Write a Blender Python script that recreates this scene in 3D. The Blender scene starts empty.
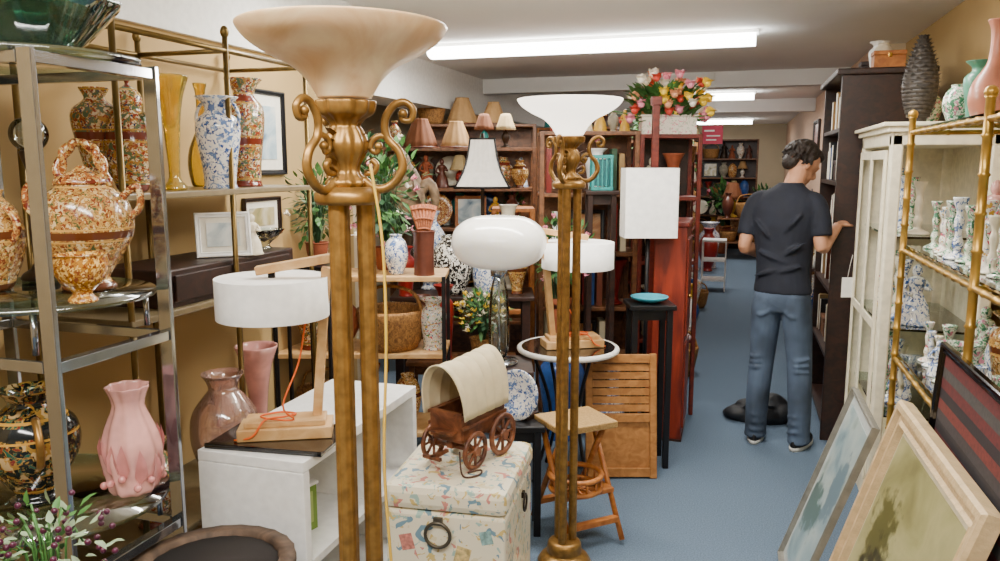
import bpy, bmesh, math, random
from mathutils import Vector, Matrix, Euler
rnd=random.Random(11)
pi=math.pi
# ---------------------------------------------------------------- camera calibration (1.6 m eye height)
F=780.0; YAW=math.radians(17); PIT=math.radians(8.5); EYE=1.6
def ray(px,py):
    u=(px-500)/F; v=(280.5-py)/F
    c,s=math.cos(PIT),math.sin(PIT)
    y=c+v*s; z=-s+v*c
    return Vector((u*math.cos(YAW)-y*math.sin(YAW), u*math.sin(YAW)+y*math.cos(YAW), z)), y
def on(px,py,z):            # surveyed spot on the horizontal surface at height z
    r,_=ray(px,py); t=(z-EYE)/r.z
    return Vector((r.x*t,r.y*t,z))
def at(px,py,d):            # surveyed spot at distance d
    r,y=ray(px,py); t=d/y
    return Vector((r.x*t,r.y*t,EYE+r.z*t))
def atz(px,d,z,py=280):
    p=at(px,py,d); p.z=z; return p
def onx(px,X,z,py=280):
    r,_=ray(px,py); t=X/r.x
    return Vector((X,r.y*t,z))
# ---------------------------------------------------------------- materials
def lin(c):
    if isinstance(c,str):
        c=c.lstrip('#'); c=[int(c[i:i+2],16)/255 for i in (0,2,4)]
        c=[x/12.92 if x<=.04045 else ((x+.055)/1.055)**2.4 for x in c]
    return (*c[:3],1)
MATS={}
def newmat(name):
    m=bpy.data.materials.new(name); m.use_nodes=True
    nt=m.node_tree; b=nt.nodes['Principled BSDF']; return m,nt,b
def P(name,col,rough=.5,metal=0,em=0,sub=0,noise=0,nscale=30,coat=0,bump=0,bscale=60,bdist=.01):
    if name in MATS: return MATS[name]
    m,nt,b=newmat(name); c=lin(col)
    b.inputs['Base Color'].default_value=c; b.inputs['Roughness'].default_value=rough; b.inputs['Metallic'].default_value=metal
    b.inputs['Coat Weight'].default_value=coat
    tc=nt.nodes.new('ShaderNodeTexCoord')
    n=nt.nodes.new('ShaderNodeTexNoise'); n.inputs['Scale'].default_value=nscale; nt.links.new(tc.outputs['Object'],n.inputs['Vector'])
    r=nt.nodes.new('ShaderNodeValToRGB'); k=noise if noise else .06
    r.color_ramp.elements[0].position=.3; r.color_ramp.elements[1].position=.7
    r.color_ramp.elements[0].color=(c[0]*(1-k),c[1]*(1-k),c[2]*(1-k),1); r.color_ramp.elements[1].color=(min(1,c[0]*(1+k)),min(1,c[1]*(1+k)),min(1,c[2]*(1+k)),1)
    nt.links.new(n.outputs['Fac'],r.inputs['Fac']); nt.links.new(r.outputs['Color'],b.inputs['Base Color'])
    if em:
        b.inputs['Emission Color'].default_value=c; b.inputs['Emission Strength'].default_value=em
    if bump:
        n2=nt.nodes.new('ShaderNodeTexNoise'); n2.inputs['Scale'].default_value=bscale; nt.links.new(tc.outputs['Object'],n2.inputs['Vector'])
        bp=nt.nodes.new('ShaderNodeBump'); bp.inputs['Strength'].default_value=bump; bp.inputs['Distance'].default_value=bdist
        nt.links.new(n2.outputs['Fac'],bp.inputs['Height']); nt.links.new(bp.outputs['Normal'],b.inputs['Normal'])
    MATS[name]=m; return m
def WOOD(name,c1,c2,scale=3,axis=(1,1,8),rough=.45):
    if name in MATS: return MATS[name]
    m,nt,b=newmat(name); b.inputs['Roughness'].default_value=rough
    tc=nt.nodes.new('ShaderNodeTexCoord'); mp=nt.nodes.new('ShaderNodeMapping'); mp.inputs['Scale'].default_value=(axis[0]*6,axis[1]*6,axis[2])
    n=nt.nodes.new('ShaderNodeTexNoise'); n.inputs['Scale'].default_value=scale; n.inputs['Detail'].default_value=6; n.inputs['Distortion'].default_value=1
    r=nt.nodes.new('ShaderNodeValToRGB'); r.color_ramp.elements[0].color=lin(c1); r.color_ramp.elements[1].color=lin(c2)
    r.color_ramp.elements[0].position=.35; r.color_ramp.elements[1].position=.65
    nt.links.new(tc.outputs['Object'],mp.inputs['Vector']); nt.links.new(mp.outputs['Vector'],n.inputs['Vector'])
    nt.links.new(n.outputs['Fac'],r.inputs['Fac']); nt.links.new(r.outputs['Color'],b.inputs['Base Color'])
    MATS[name]=m; return m
def PAT(name,base,cols,scale=50,th=.57,rough=.16,band=None,outline=None,ow=.018):
    # painted porcelain: organic brush blotches in several colours, each with a gilt outline
    if name in MATS: return MATS[name]
    m,nt,b=newmat(name); b.inputs['Roughness'].default_value=rough; b.inputs['Coat Weight'].default_value=.35
    tc=nt.nodes.new('ShaderNodeTexCoord'); out=None
    bc=nt.nodes.new('ShaderNodeRGB'); bc.outputs[0].default_value=lin(base); out=bc.outputs[0]
    def over(fac,col):
        nonlocal out
        mc=nt.nodes.new('ShaderNodeMix'); mc.data_type='RGBA'; nt.links.new(fac,mc.inputs[0]); nt.links.new(out,mc.inputs[6]); mc.inputs[7].default_value=lin(col); out=mc.outputs[2]
    for i,c in enumerate(cols):
        mp=nt.nodes.new('ShaderNodeMapping'); mp.inputs['Location'].default_value=(i*7.31,i*3.7,i*5.13); nt.links.new(tc.outputs['Object'],mp.inputs['Vector'])
        n=nt.nodes.new('ShaderNodeTexNoise'); n.inputs['Scale'].default_value=scale*(1.25 if i%2 else .8); n.inputs['Detail'].default_value=2.2; n.inputs['Distortion'].default_value=.9; nt.links.new(mp.outputs[0],n.inputs['Vector'])
        if outline:
            g0=nt.nodes.new('ShaderNodeMath'); g0.operation='GREATER_THAN'; g0.inputs[1].default_value=th-ow; nt.links.new(n.outputs['Fac'],g0.inputs[0]); over(g0.outputs[0],outline)
        g1=nt.nodes.new('ShaderNodeMath'); g1.operation='GREATER_THAN'; g1.inputs[1].default_value=th; nt.links.new(n.outputs['Fac'],g1.inputs[0]); over(g1.outputs[0],c)
    if band:
        sx=nt.nodes.new('ShaderNodeSeparateXYZ'); nt.links.new(tc.outputs['Object'],sx.inputs[0])
        for off,wd_,cc in ((0,.14,band[0]),(.17,.03,band[2] if len(band)>2 else band[0]),(-.06,.03,band[2] if len(band)>2 else band[0])):
            mm=nt.nodes.new('ShaderNodeMath'); mm.operation='MULTIPLY_ADD'; mm.inputs[1].default_value=band[1]; mm.inputs[2].default_value=-off+5; nt.links.new(sx.outputs['Z'],mm.inputs[0])
            fr=nt.nodes.new('ShaderNodeMath'); fr.operation='FRACT'; nt.links.new(mm.outputs[0],fr.inputs[0])
            lt=nt.nodes.new('ShaderNodeMath'); lt.operation='LESS_THAN'; lt.inputs[1].default_value=wd_; nt.links.new(fr.outputs[0],lt.inputs[0])
            over(lt.outputs[0],cc)
    nt.links.new(out,b.inputs['Base Color'])
    MATS[name]=m; return m
def GLASS(name,tint,refl=.12,rough=.03,body=0,bcol=None):
    if name in MATS: return MATS[name]
    m=bpy.data.materials.new(name); m.use_nodes=True; nt=m.node_tree; nt.nodes.clear()
    o=nt.nodes.new('ShaderNodeOutputMaterial'); t=nt.nodes.new('ShaderNodeBsdfTransparent'); t.inputs[0].default_value=lin(tint)
    g=nt.nodes.new('ShaderNodeBsdfGlossy'); g.inputs['Roughness'].default_value=rough; g.inputs[0].default_value=(1,1,1,1)
    lw=nt.nodes.new('ShaderNodeLayerWeight'); lw.inputs[0].default_value=.25 if refl>.03 else .03
    ad=nt.nodes.new('ShaderNodeMath'); ad.operation='ADD'; ad.inputs[1].default_value=refl; ad.use_clamp=True
    nt.links.new(lw.outputs['Fresnel'],ad.inputs[0]); src=t.outputs[0]
    if body:
        df=nt.nodes.new('ShaderNodeBsdfDiffuse'); df.inputs[0].default_value=lin(bcol or tint); m2=nt.nodes.new('ShaderNodeMixShader'); m2.inputs[0].default_value=body
        nt.links.new(t.outputs[0],m2.inputs[1]); nt.links.new(df.outputs[0],m2.inputs[2]); src=m2.outputs[0]
    mx=nt.nodes.new('ShaderNodeMixShader'); nt.links.new(ad.outputs[0],mx.inputs[0]); nt.links.new(src,mx.inputs[1]); nt.links.new(g.outputs[0],mx.inputs[2]); nt.links.new(mx.outputs[0],o.inputs[0])
    MATS[name]=m; return m
def STRIPE(name,cols,axis='Z',scale=10,rough=.8):
    if name in MATS: return MATS[name]
    m,nt,b=newmat(name); b.inputs['Roughness'].default_value=rough
    tc=nt.nodes.new('ShaderNodeTexCoord'); sx=nt.nodes.new('ShaderNodeSeparateXYZ'); nt.links.new(tc.outputs['Object'],sx.inputs[0])
    mm=nt.nodes.new('ShaderNodeMath'); mm.operation='MULTIPLY'; mm.inputs[1].default_value=scale; nt.links.new(sx.outputs[axis],mm.inputs[0])
    fr=nt.nodes.new('ShaderNodeMath'); fr.operation='FRACT'; nt.links.new(mm.outputs[0],fr.inputs[0])
    r=nt.nodes.new('ShaderNodeValToRGB'); r.color_ramp.interpolation='CONSTANT'; e=r.color_ramp.elements
    e[0].color=lin(cols[0]); e[1].color=lin(cols[1]); e[1].position=1/len(cols)
    for i,c in enumerate(cols[2:]):
        x=e.new((i+2)/len(cols)); x.color=lin(c)
    nt.links.new(fr.outputs[0],r.inputs['Fac'])
    n=nt.nodes.new('ShaderNodeTexNoise'); n.inputs['Scale'].default_value=90; nt.links.new(tc.outputs['Object'],n.inputs['Vector'])
    mc=nt.nodes.new('ShaderNodeMix'); mc.data_type='RGBA'; mc.blend_type='MULTIPLY'; mc.inputs[0].default_value=.7; nt.links.new(r.outputs['Color'],mc.inputs[6]); nt.links.new(n.outputs['Fac'],mc.inputs[7])
    nt.links.new(mc.outputs[2],b.inputs['Base Color'])
    MATS[name]=m; return m
def PAINT(name,cols,scale=4,blob=None):
    if name in MATS: return MATS[name]
    m,nt,b=newmat(name); b.inputs['Roughness'].default_value=.35
    tc=nt.nodes.new('ShaderNodeTexCoord'); n=nt.nodes.new('ShaderNodeTexNoise'); n.inputs['Scale'].default_value=scale; n.inputs['Detail'].default_value=7; n.inputs['Distortion'].default_value=.6
    nt.links.new(tc.outputs['Object'],n.inputs['Vector'])
    r=nt.nodes.new('ShaderNodeValToRGB'); e=r.color_ramp.elements; k=len(cols)
    e[0].color=lin(cols[0]); e[0].position=.3; e[1].color=lin(cols[-1]); e[1].position=.7
    for i,c in enumerate(cols[1:-1]):
        x=e.new(.3+.4*(i+1)/(k-1)); x.color=lin(c)
    nt.links.new(n.outputs['Fac'],r.inputs['Fac']); out=r.outputs['Color']
    if blob:
        for (cx,cz,sx_,sz_,rad,col) in blob:
            mp=nt.nodes.new('ShaderNodeMapping'); mp.vector_type='POINT'; mp.inputs['Location'].default_value=(-cx*sx_,0,-cz*sz_); mp.inputs['Scale'].default_value=(sx_,.01,sz_); nt.links.new(tc.outputs['Object'],mp.inputs['Vector'])
            ln=nt.nodes.new('ShaderNodeVectorMath'); ln.operation='LENGTH'; nt.links.new(mp.outputs[0],ln.inputs[0])
            n3=nt.nodes.new('ShaderNodeTexNoise'); n3.inputs['Scale'].default_value=22; n3.inputs['Detail'].default_value=5; nt.links.new(tc.outputs['Object'],n3.inputs['Vector'])
            ma=nt.nodes.new('ShaderNodeMath'); ma.operation='MULTIPLY_ADD'; ma.inputs[1].default_value=rad*2.2; ma.inputs[2].default_value=-rad*1.1; nt.links.new(n3.outputs['Fac'],ma.inputs[0])
            ad=nt.nodes.new('ShaderNodeMath'); nt.links.new(ma.outputs[0],ad.inputs[0]); nt.links.new(ln.outputs['Value'],ad.inputs[1])
            mr=nt.nodes.new('ShaderNodeMapRange'); mr.inputs[1].default_value=rad*.8; mr.inputs[2].default_value=rad*1.15; mr.inputs[3].default_value=1; mr.inputs[4].default_value=0; nt.links.new(ad.outputs[0],mr.inputs[0])
            mc=nt.nodes.new('ShaderNodeMix'); mc.data_type='RGBA'; nt.links.new(mr.outputs[0],mc.inputs[0]); nt.links.new(out,mc.inputs[6]); mc.inputs[7].default_value=lin(col); out=mc.outputs[2]
    nt.links.new(out,b.inputs['Base Color'])
    MATS[name]=m; return m
# ---------------------------------------------------------------- mesh builder
def crom(p,n=4):
    if n<=1 or len(p)<3: return [Vector(a) for a in p]
    q=[Vector(a) for a in p]; out=[]
    for i in range(len(q)-1):
        a=q[max(i-1,0)]; b=q[i]; c=q[i+1]; d=q[min(i+2,len(q)-1)]
        for k in range(n):
            t=k/n
            out.append(.5*((2*b)+(c-a)*t+(2*a-5*b+4*c-d)*t*t+(3*b-a-3*c+d)*t**3))
    out.append(q[-1]); return out
class MB:
    def __init__(s): s.v=[];s.f=[];s.m=[];s.s=[]
    def add(s,vs,fs,mi=0,sm=False,M=None):
        o=len(s.v)
        s.v+= [tuple(M@Vector(v)) if M else tuple(v) for v in vs]
        for f in fs: s.f.append([o+i for i in f]); s.m.append(mi); s.s.append(sm)
        return s
    def box(s,c,d,mi=0,M=None,top=1.0):
        x,y,z=[a/2 for a in d]; cx,cy,cz=c; k=top
        vs=[(cx+a*x*(k if e>0 else 1),cy+b*y*(k if e>0 else 1),cz+e*z) for e in(-1,1) for a,b in((-1,-1),(1,-1),(1,1),(-1,1))]
        return s.add(vs,[(3,2,1,0),(4,5,6,7),(0,1,5,4),(1,2,6,5),(2,3,7,6),(3,0,4,7)],mi,False,M)
    def bx(s,x0,x1,y0,y1,z0,z1,mi=0,M=None):
        return s.box(((x0+x1)/2,(y0+y1)/2,(z0+z1)/2),(abs(x1-x0),abs(y1-y0),abs(z1-z0)),mi,M)
    def lathe(s,prof,c=(0,0,0),seg=28,mi=0,M=None,n=3,rib=0,ribn=12,tw=0):
        p=crom([(a[0],a[1],0) for a in prof],n); vs=[];fs=[]
        for q in p:
            for k in range(seg):
                a=2*pi*k/seg; r=max(q[0],.0004)*(1+rib*math.cos(ribn*a+tw*q[1]))
                vs.append((c[0]+r*math.cos(a),c[1]+r*math.sin(a),c[2]+q[1]))
        for i in range(len(p)-1):
            for k in range(seg):
                k2=(k+1)%seg; fs.append((i*seg+k,i*seg+k2,(i+1)*seg+k2,(i+1)*seg+k))
        fs.append(tuple(reversed(range(seg)))); l=(len(p)-1)*seg; fs.append(tuple(range(l,l+seg)))
        return s.add(vs,fs,mi,True,M)
    def cyl(s,c,r,h,mi=0,seg=20,M=None,r2=None):
        r2=r if r2 is None else r2
        vs=[(c[0]+r*math.cos(2*pi*k/seg),c[1]+r*math.sin(2*pi*k/seg),c[2]) for k in range(seg)]+[(c[0]+r2*math.cos(2*pi*k/seg),c[1]+r2*math.sin(2*pi*k/seg),c[2]+h) for k in range(seg)]
        s.add(vs,[(k,(k+1)%seg,seg+(k+1)%seg,seg+k) for k in range(seg)],mi,True,M)
        o=len(s.v)-2*seg
        s.f.append([o+i for i in reversed(range(seg))]);s.m.append(mi);s.s.append(False)
        s.f.append([o+seg+i for i in range(seg)]);s.m.append(mi);s.s.append(False)
        return s
    def sph(s,c,r,mi=0,M=None,seg=16,rg=10):
        if not hasattr(r,'__len__'): r=(r,r,r)
        vs=[];fs=[]
        for i in range(rg+1):
            t=pi*i/rg; 
            for k in range(seg):
                a=2*pi*k/seg; q=max(math.sin(t),.01)
                vs.append((c[0]+r[0]*q*math.cos(a),c[1]+r[1]*q*math.sin(a),c[2]-r[2]*math.cos(t)))
        for i in range(rg):
            for k in range(seg):
                k2=(k+1)%seg; fs.append((i*seg+k,i*seg+k2,(i+1)*seg+k2,(i+1)*seg+k))
        fs.append(tuple(reversed(range(seg)))); fs.append(tuple(range(rg*seg,rg*seg+seg)))
        return s.add(vs,fs,mi,True,M)
    def tube(s,pts,r,mi=0,seg=10,n=1,closed=False,M=None,sq=(1,1)):
        if not hasattr(r,'__len__'): r=[r]*len(pts)
        P4=[Vector((*p,rr)) for p,rr in zip(pts,r)]
        if closed: P4=P4[-1:]+P4+P4[:2]
        if n>1:
            out=[]
            rng=range(1,len(P4)-2) if closed else range(len(P4)-1)
            for i in rng:
                a=P4[max(i-1,0)];b=P4[i];c=P4[i+1];d=P4[min(i+2,len(P4)-1)]
                for k in range(n):
                    t=k/n; out.append(.5*((2*b)+(c-a)*t+(2*a-5*b+4*c-d)*t*t+(3*b-a-3*c+d)*t**3))
            if not closed: out.append(P4[-1])
            P4=out
        elif closed: P4=P4[1:-2]
        L=len(P4); pos=[Vector(p[:3]) for p in P4]; vs=[];fs=[]
        up=None
        for i in range(L):
            if closed: t=pos[(i+1)%L]-pos[i-1]
            else: t=pos[min(i+1,L-1)]-pos[max(i-1,0)]
            if t.length<1e-9: t=Vector((0,0,1))
            t.normalize()
            if up is None:
                up=Vector((0,1,0)) if abs(t.y)<.9 else Vector((1,0,0))
            a=(up-t*up.dot(t)); 
            if a.length<1e-6: a=t.orthogonal()
            a.normalize(); b=t.cross(a); up=a
            for k in range(seg):
                an=2*pi*k/seg; vs.append(pos[i]+(a*math.cos(an)*sq[0]+b*math.sin(an)*sq[1])*max(P4[i][3],.0003))
        for i in range(L if closed else L-1):
            j=(i+1)%L
            for k in range(seg):
                k2=(k+1)%seg; fs.append((i*seg+k,i*seg+k2,j*seg+k2,j*seg+k))
        if not closed:
            fs.append(tuple(reversed(range(seg)))); fs.append(tuple(range((L-1)*seg,L*seg)))
        return s.add(vs,fs,mi,True,M)
    def loft(s,rings,mi=0,seg=20,n=3,M=None):   # rings: (x,y,z,rx,ry)
        out=[]
        for i in range(len(rings)-1):
            g=[rings[max(i-1,0)],rings[i],rings[i+1],rings[min(i+2,len(rings)-1)]]
            for k in range(n):
                t=k/n; out.append([.5*((2*b)+(c-a)*t+(2*a-5*b+4*c-d)*t*t+(3*b-a-3*c+d)*t**3) for a,b,c,d in zip(*g)])
        out.append(list(rings[-1])); vs=[];fs=[]
        for q in out:
            for k in range(seg):
                a=2*pi*k/seg; vs.append((q[0]+max(q[3],.001)*math.cos(a),q[1]+max(q[4],.001)*math.sin(a),q[2]))
        for i in range(len(out)-1):
            for k in range(seg):
                k2=(k+1)%seg; fs.append((i*seg+k,i*seg+k2,(i+1)*seg+k2,(i+1)*seg+k))
        fs.append(tuple(reversed(range(seg)))); fs.append(tuple(range((len(out)-1)*seg,len(out)*seg)))
        return s.add(vs,fs,mi,True,M)
    def leaf(s,p,d,L,W,mi=0,curl=.2):
        d=Vector(d).normalized(); sd=d.cross(Vector((0,0,1))); 
        if sd.length<.05: sd=Vector((1,0,0))
        sd.normalize(); nn=sd.cross(d); p=Vector(p)
        pts=[p,p+d*L*.35+sd*W/2+nn*curl*L*.3,p+d*L*.7+sd*W*.35+nn*curl*L*.2,p+d*L-nn*curl*L*.3,p+d*L*.7-sd*W*.35+nn*curl*L*.2,p+d*L*.35-sd*W/2+nn*curl*L*.3,p+d*L*.5+nn*curl*L*.1]
        return s.add(pts,[(0,1,6),(1,2,6),(2,3,6),(3,4,6),(4,5,6),(5,0,6)],mi,True)
    def build(s,name,mats,parent=None,loc=(0,0,0),rz=0,label=None,cat=None,group=None,bevel=0,M=None,kind=None,solid=0,recalc=True):
        me=bpy.data.meshes.new(name); me.from_pydata(s.v,[],s.f)
        if not isinstance(mats,(list,tuple)): mats=[mats]
        for m in mats: me.materials.append(m)
        for p,mi,sm in zip(me.polygons,s.m,s.s): p.material_index=mi; p.use_smooth=sm
        if recalc:
            b=bmesh.new(); b.from_mesh(me); bmesh.ops.recalc_face_normals(b,faces=b.faces); b.to_mesh(me); b.free()
        o=bpy.data.objects.new(name,me); bpy.context.scene.collection.objects.link(o)
        if M is not None: o.matrix_world=M
        else: o.location=loc; o.rotation_euler=(0,0,rz)
        if parent: o.parent=parent
        if label: o['label']=label
        if cat: o['category']=cat
        if group: o['group']=group
        if kind: o['kind']=kind
        if solid:
            md=o.modifiers.new('thick','SOLIDIFY'); md.thickness=solid
        if bevel:
            md=o.modifiers.new('bevel','BEVEL'); md.width=bevel; md.segments=2; md.limit_method='ANGLE'; md.angle_limit=math.radians(50)
        return o
def thing(name,label,cat,loc=(0,0,0),rz=0,group=None,M=None):
    o=bpy.data.objects.new(name,None); o.empty_display_size=.05; bpy.context.scene.collection.objects.link(o)
    if M is not None: o.matrix_world=M
    else: o.location=loc; o.rotation_euler=(0,0,rz)
    o['label']=label; o['category']=cat
    if group: o['group']=group
    return o
# ---------------------------------------------------------------- palette
GOLD=P('antique_gold','#8f6a34',.36,.62,noise=.3,nscale=40,bump=.03,bscale=160)
BRASS=P('polished_brass','#c9a050',.22,.95,noise=.1)
CHROME=P('chrome','#a2a6ae',.14,.95,noise=.05)
WHITE=P('white_lacquer','#f4f3f0',.3)
WHITEM=P('white_matte','#eeeae2',.7)
CREAM=P('cream_paint','#e2d8bc',.6,noise=.1)
SHADEW=P('white_fabric_shade','#f6f4ef',.8)
DARKW=WOOD('dark_wood','#1d100b','#341b11')
BLACK=P('black_metal','#151417',.4,.3)
BLACKG=P('black_gloss','#0c0c0f',.1,coat=.5)
LWOOD=WOOD('light_pine','#c2935a','#dab17a',scale=2)
OAK=WOOD('honey_oak','#96551f','#bb7535')
REDW=WOOD('red_mahogany','#54190e','#722617')
MIDW=WOOD('walnut','#553318','#80512f')
ROSE=P('rose_ceramic','#dfa39c',.15,noise=.2,nscale=14,coat=.6)
IMARI=PAT('imari_porcelain','#d9c6a4',['#8c3220','#25335c','#a87a34','#8c3220','#55684a'],62,.57,band=('#6c281a',6,'#b98e40'),outline='#b98e40')
SATSU=PAT('satsuma_gold','#a07038',['#cfae74','#6f2f1a','#b98a46','#46502f','#d2b888','#7c3a1e'],70,.58,band=('#5e3018',7,'#cfa050'),outline='#cfa050')
SATSU2=PAT('satsuma_orange','#9c562a',['#c29448','#dcc48c','#6c2412'],85,.57,.22,outline='#cfa050')
BWP=PAT('blue_white_porcelain','#e8e6e2',['#8fa5c8','#33508f','#5d78ab'],55,.59,.12)
FRET=PAT('black_fret_porcelain','#e9e4d8',['#1a1a1c','#1a1a1c'],55,.54,.2)
BLKGRN=PAT('black_green_gold','#0e1715',['#1d4a3c','#1d4a3c','#8f6a2a','#6c241a','#b09468'],42,.62,.12,band=('#12181a',5,'#b98a3a'),outline='#a07830')
FLORALW=PAT('white_floral_porcelain','#e6e1d4',['#4f8a5a','#c85a6a','#d0a13c','#5a7a94'],60,.62,.12)
GRNP=PAT('green_floral_porcelain','#d6dcc8',['#4c8c62','#6fa37c','#c07a8c','#3f7358'],62,.575,.15)
PINKP=GLASS('pink_crackle_glass','#fbece4',.16,.08,body=.32,bcol='#e2b0a0')
AMBER=GLASS('amber_glass','#faea7a',.08,body=.22,bcol='#e0ba2c'); GREENGL=GLASS('green_glass','#5f9a80',.15,body=.3,bcol='#1f4a3c')
CLEAR=GLASS('clear_glass','#eef4f1',.08); SHELFG=GLASS('shelf_glass','#bdd0c8',.12); PANE=GLASS('window_pane','#f2f6f4',.01)
TEAL=P('teal_glaze','#2f8f8c',.25,noise=.15,coat=.3); BLUEG=P('blue_glaze','#2c4f8c',.25,noise=.15)
TERRA=P('terracotta','#8a4424',.7,noise=.2); BROWNC=P('brown_ceramic','#5a2e20',.35,noise=.15); REDC=P('red_ceramic','#7f1a14',.3,noise=.1)
STONE=P('grey_stone','#8f8876',.8,noise=.2); OLIVE=P('olive_glaze','#5a5a2a',.4,noise=.2); BRONZE=P('bronze','#32251a',.4,.6,noise=.3)
YELC=P('yellow_glaze','#c89a31',.35); IVORY=P('ivory_glaze','#ddd2ba',.35,noise=.08); BASK=WOOD('wicker','#6a4522','#ad7b3e',scale=14,axis=(1,1,4),rough=.8)
LEAFM=P('leaf_green','#3f6c2e',.6,noise=.35); LEAFD=P('leaf_dark','#274d2c',.6,noise=.3); LEAFP=P('leaf_pale','#8b9e7a',.6,noise=.3)
PINKF=P('pink_petal','#e58ca0',.6,noise=.2); REDF=P('red_petal','#c8402f',.5,noise=.2); YELF=P('yellow_petal','#f2cc3a',.5,noise=.15); WHTF=P('white_petal','#f6eddc',.5); ORGF=P('peach_petal','#eda67a',.5,noise=.2)
BERRY=P('dark_berry','#4a1530',.3); PAPER=P('paper','#e8e2d2',.8); SKIN=P('skin','#b98464',.55,noise=.05)
# ---------------------------------------------------------------- room shell
def struct(name,x0,x1,y0,y1,z0,z1,m):
    return MB().bx(x0,x1,y0,y1,z0,z1).build(name,m,kind='structure')
CARPET=P('blue_carpet','#5b6d80',.95,noise=.28,nscale=160,bump=.5,bscale=300)
CEIL=P('ceiling_white','#f0efec',.85,noise=.02,nscale=2)
WALLB=P('beige_wall','#b0925e',.8,noise=.06,nscale=2)
WALLC=P('cream_wall','#c4b496',.8,noise=.06,nscale=2)
WALLW=P('upper_wall_white','#e2e0da',.8)
struct('floor',-3.8,1.4,-1.6,19.2,-.1,0,CARPET)
struct('ceiling',-3.8,1.4,-1.6,19.2,2.5,2.6,CEIL)
struct('wall_left',-2.3,-2.2,-1.5,4.2,0,2.12,WALLB)
struct('trim_1',-2.3,-2.17,-1.5,4.2,2.12,2.5,WALLW)
struct('wall_left_return',-3.7,-2.2,4.2,4.3,0,2.5,WALLC)
struct('wall_left_rear',-3.8,-3.7,4.2,19,0,2.5,WALLC)
struct('wall_right',1.15,1.25,-1.5,6.8,0,2.5,WALLB)
struct('wall_right_return',.95,1.15,6.7,6.8,0,2.5,WALLC)
struct('wall_right_rear',.95,1.05,6.8,19,0,2.5,P('pinkish_wall','#c9a68c',.8))
struct('wall_rear',-3.7,.95,19,19.1,0,2.5,WALLC)
struct('wall_front',-3.7,1.25,-1.6,-1.5,0,2.5,WALLC)
struct('trim_2',-3.7,.95,8.2,8.4,2.35,2.5,CEIL)
struct('trim_3',-3.7,.95,11.8,12.0,2.33,2.5,CEIL)
struct('trim_4',-3.1,-2.7,4.3,14,2.12,2.5,WALLW)
TUBE=P('fluorescent_diffuser','#fdfdf8',.5,em=16)
def fixture(x0,x1,y,pw,w=.20):
    r=thing('ceiling_light','long white fluorescent fixture mounted on the ceiling','ceiling light',((x0+x1)/2,y,2.5),group='fluorescent ceiling lights')
    L=x1-x0
    MB().box((0,0,-.0125),(L,w*.6,.023)).build('housing',WHITE,r,bevel=.004)
    b=MB(); b.lathe([(w*.5,0),(w*.5,L-.04)],seg=20,n=1,M=Matrix.Translation((-L/2+.02,0,-.065))@Matrix.Rotation(pi/2,4,'Y')@Matrix.Diagonal((.4,1,1,1)))
    b.build('diffuser',TUBE,r)
    l=bpy.data.lights.new('fluorescent','AREA'); l.shape='RECTANGLE'; l.size=L; l.size_y=.2; l.energy=pw; l.color=(1,.965,.91)
    o=bpy.data.objects.new('fluorescent_light',l); bpy.context.scene.collection.objects.link(o); o.location=((x0+x1)/2,y,2.385)
fixture(-2.33,.08,5.76,74)
fixture(-.95,.14,10.5,36); fixture(-.95,.14,13.0,22); fixture(-.95,.2,16.8,26)
fixture(-1.9,.5,3.3,66); fixture(-1.7,.7,.5,80)  # two unseen fixtures, added out of view to brighten foreground and shelf fronts
# ---------------------------------------------------------------- vases & ornaments
PR={
'urn':[(.5,0),(.52,.03),(.42,.07),(.62,.18),(.93,.38),(1,.55),(.9,.7),(.55,.83),(.42,.88),(.5,.95),(.62,1)],
'baluster':[(.55,0),(.5,.05),(.55,.2),(.8,.45),(1,.68),(.9,.8),(.5,.88),(.42,.92),(.6,1)],
'bottle':[(.7,0),(.9,.08),(1,.22),(.85,.38),(.4,.55),(.28,.7),(.3,.9),(.45,1)],
'trumpet':[(.6,0),(.62,.04),(.3,.12),(.38,.4),(.5,.65),(.7,.85),(1,1)],
'ovoid':[(.5,0),(.7,.12),(.98,.4),(1,.6),(.8,.82),(.5,.93),(.55,1)],
'tall':[(.75,0),(.7,.06),(.8,.3),(1,.62),(.9,.76),(.55,.84),(.6,.92),(.95,1)],
'cyl':[(.8,0),(.85,.05),(.82,.5),(.9,.9),(1,1)],
'jar':[(.6,0),(.85,.15),(1,.45),(.9,.75),(.6,.85),(.62,.88),(.5,.93),(.12,.97),(.16,1.0)],
'pot':[(.6,0),(.7,.1),(.95,.6),(1,.92),(1.05,.94),(1.05,1)],
'bowl':[(.5,0),(.5,.08),(.35,.2),(.8,.45),(1,.75),(.95,.95),(1,1)],
}
def vprof(kind,h,r,closed=False):
    p=[(a*r,b*h) for a,b in PR[kind]]
    if kind!='jar':
        e=p[-1]; p=p+[(e[0]*.9,e[1]-.003),(p[-2][0]*.82,p[-2][1]-.01),(p[-3][0]*.7,h*.6),(0.001,h*.55)]
    return [(0.001,0)]+p
def handles(mb,h,r,z0,z1,out,rad,mi=0,n=2,ang=0):
    for k in range(n):
        a=ang+2*pi*k/n; c,s=math.cos(a),math.sin(a)
        pts=[(r*.55,z1),(r*.8+out*.3,z1+.03*h),(r+out,(z0*.4+z1*.6)),(r*.95+out*.4,z0+.02*h),(r*.8,z0)]
        mb.tube([(x*c,x*s,z) for x,z in pts],rad,mi,8,4)
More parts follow.
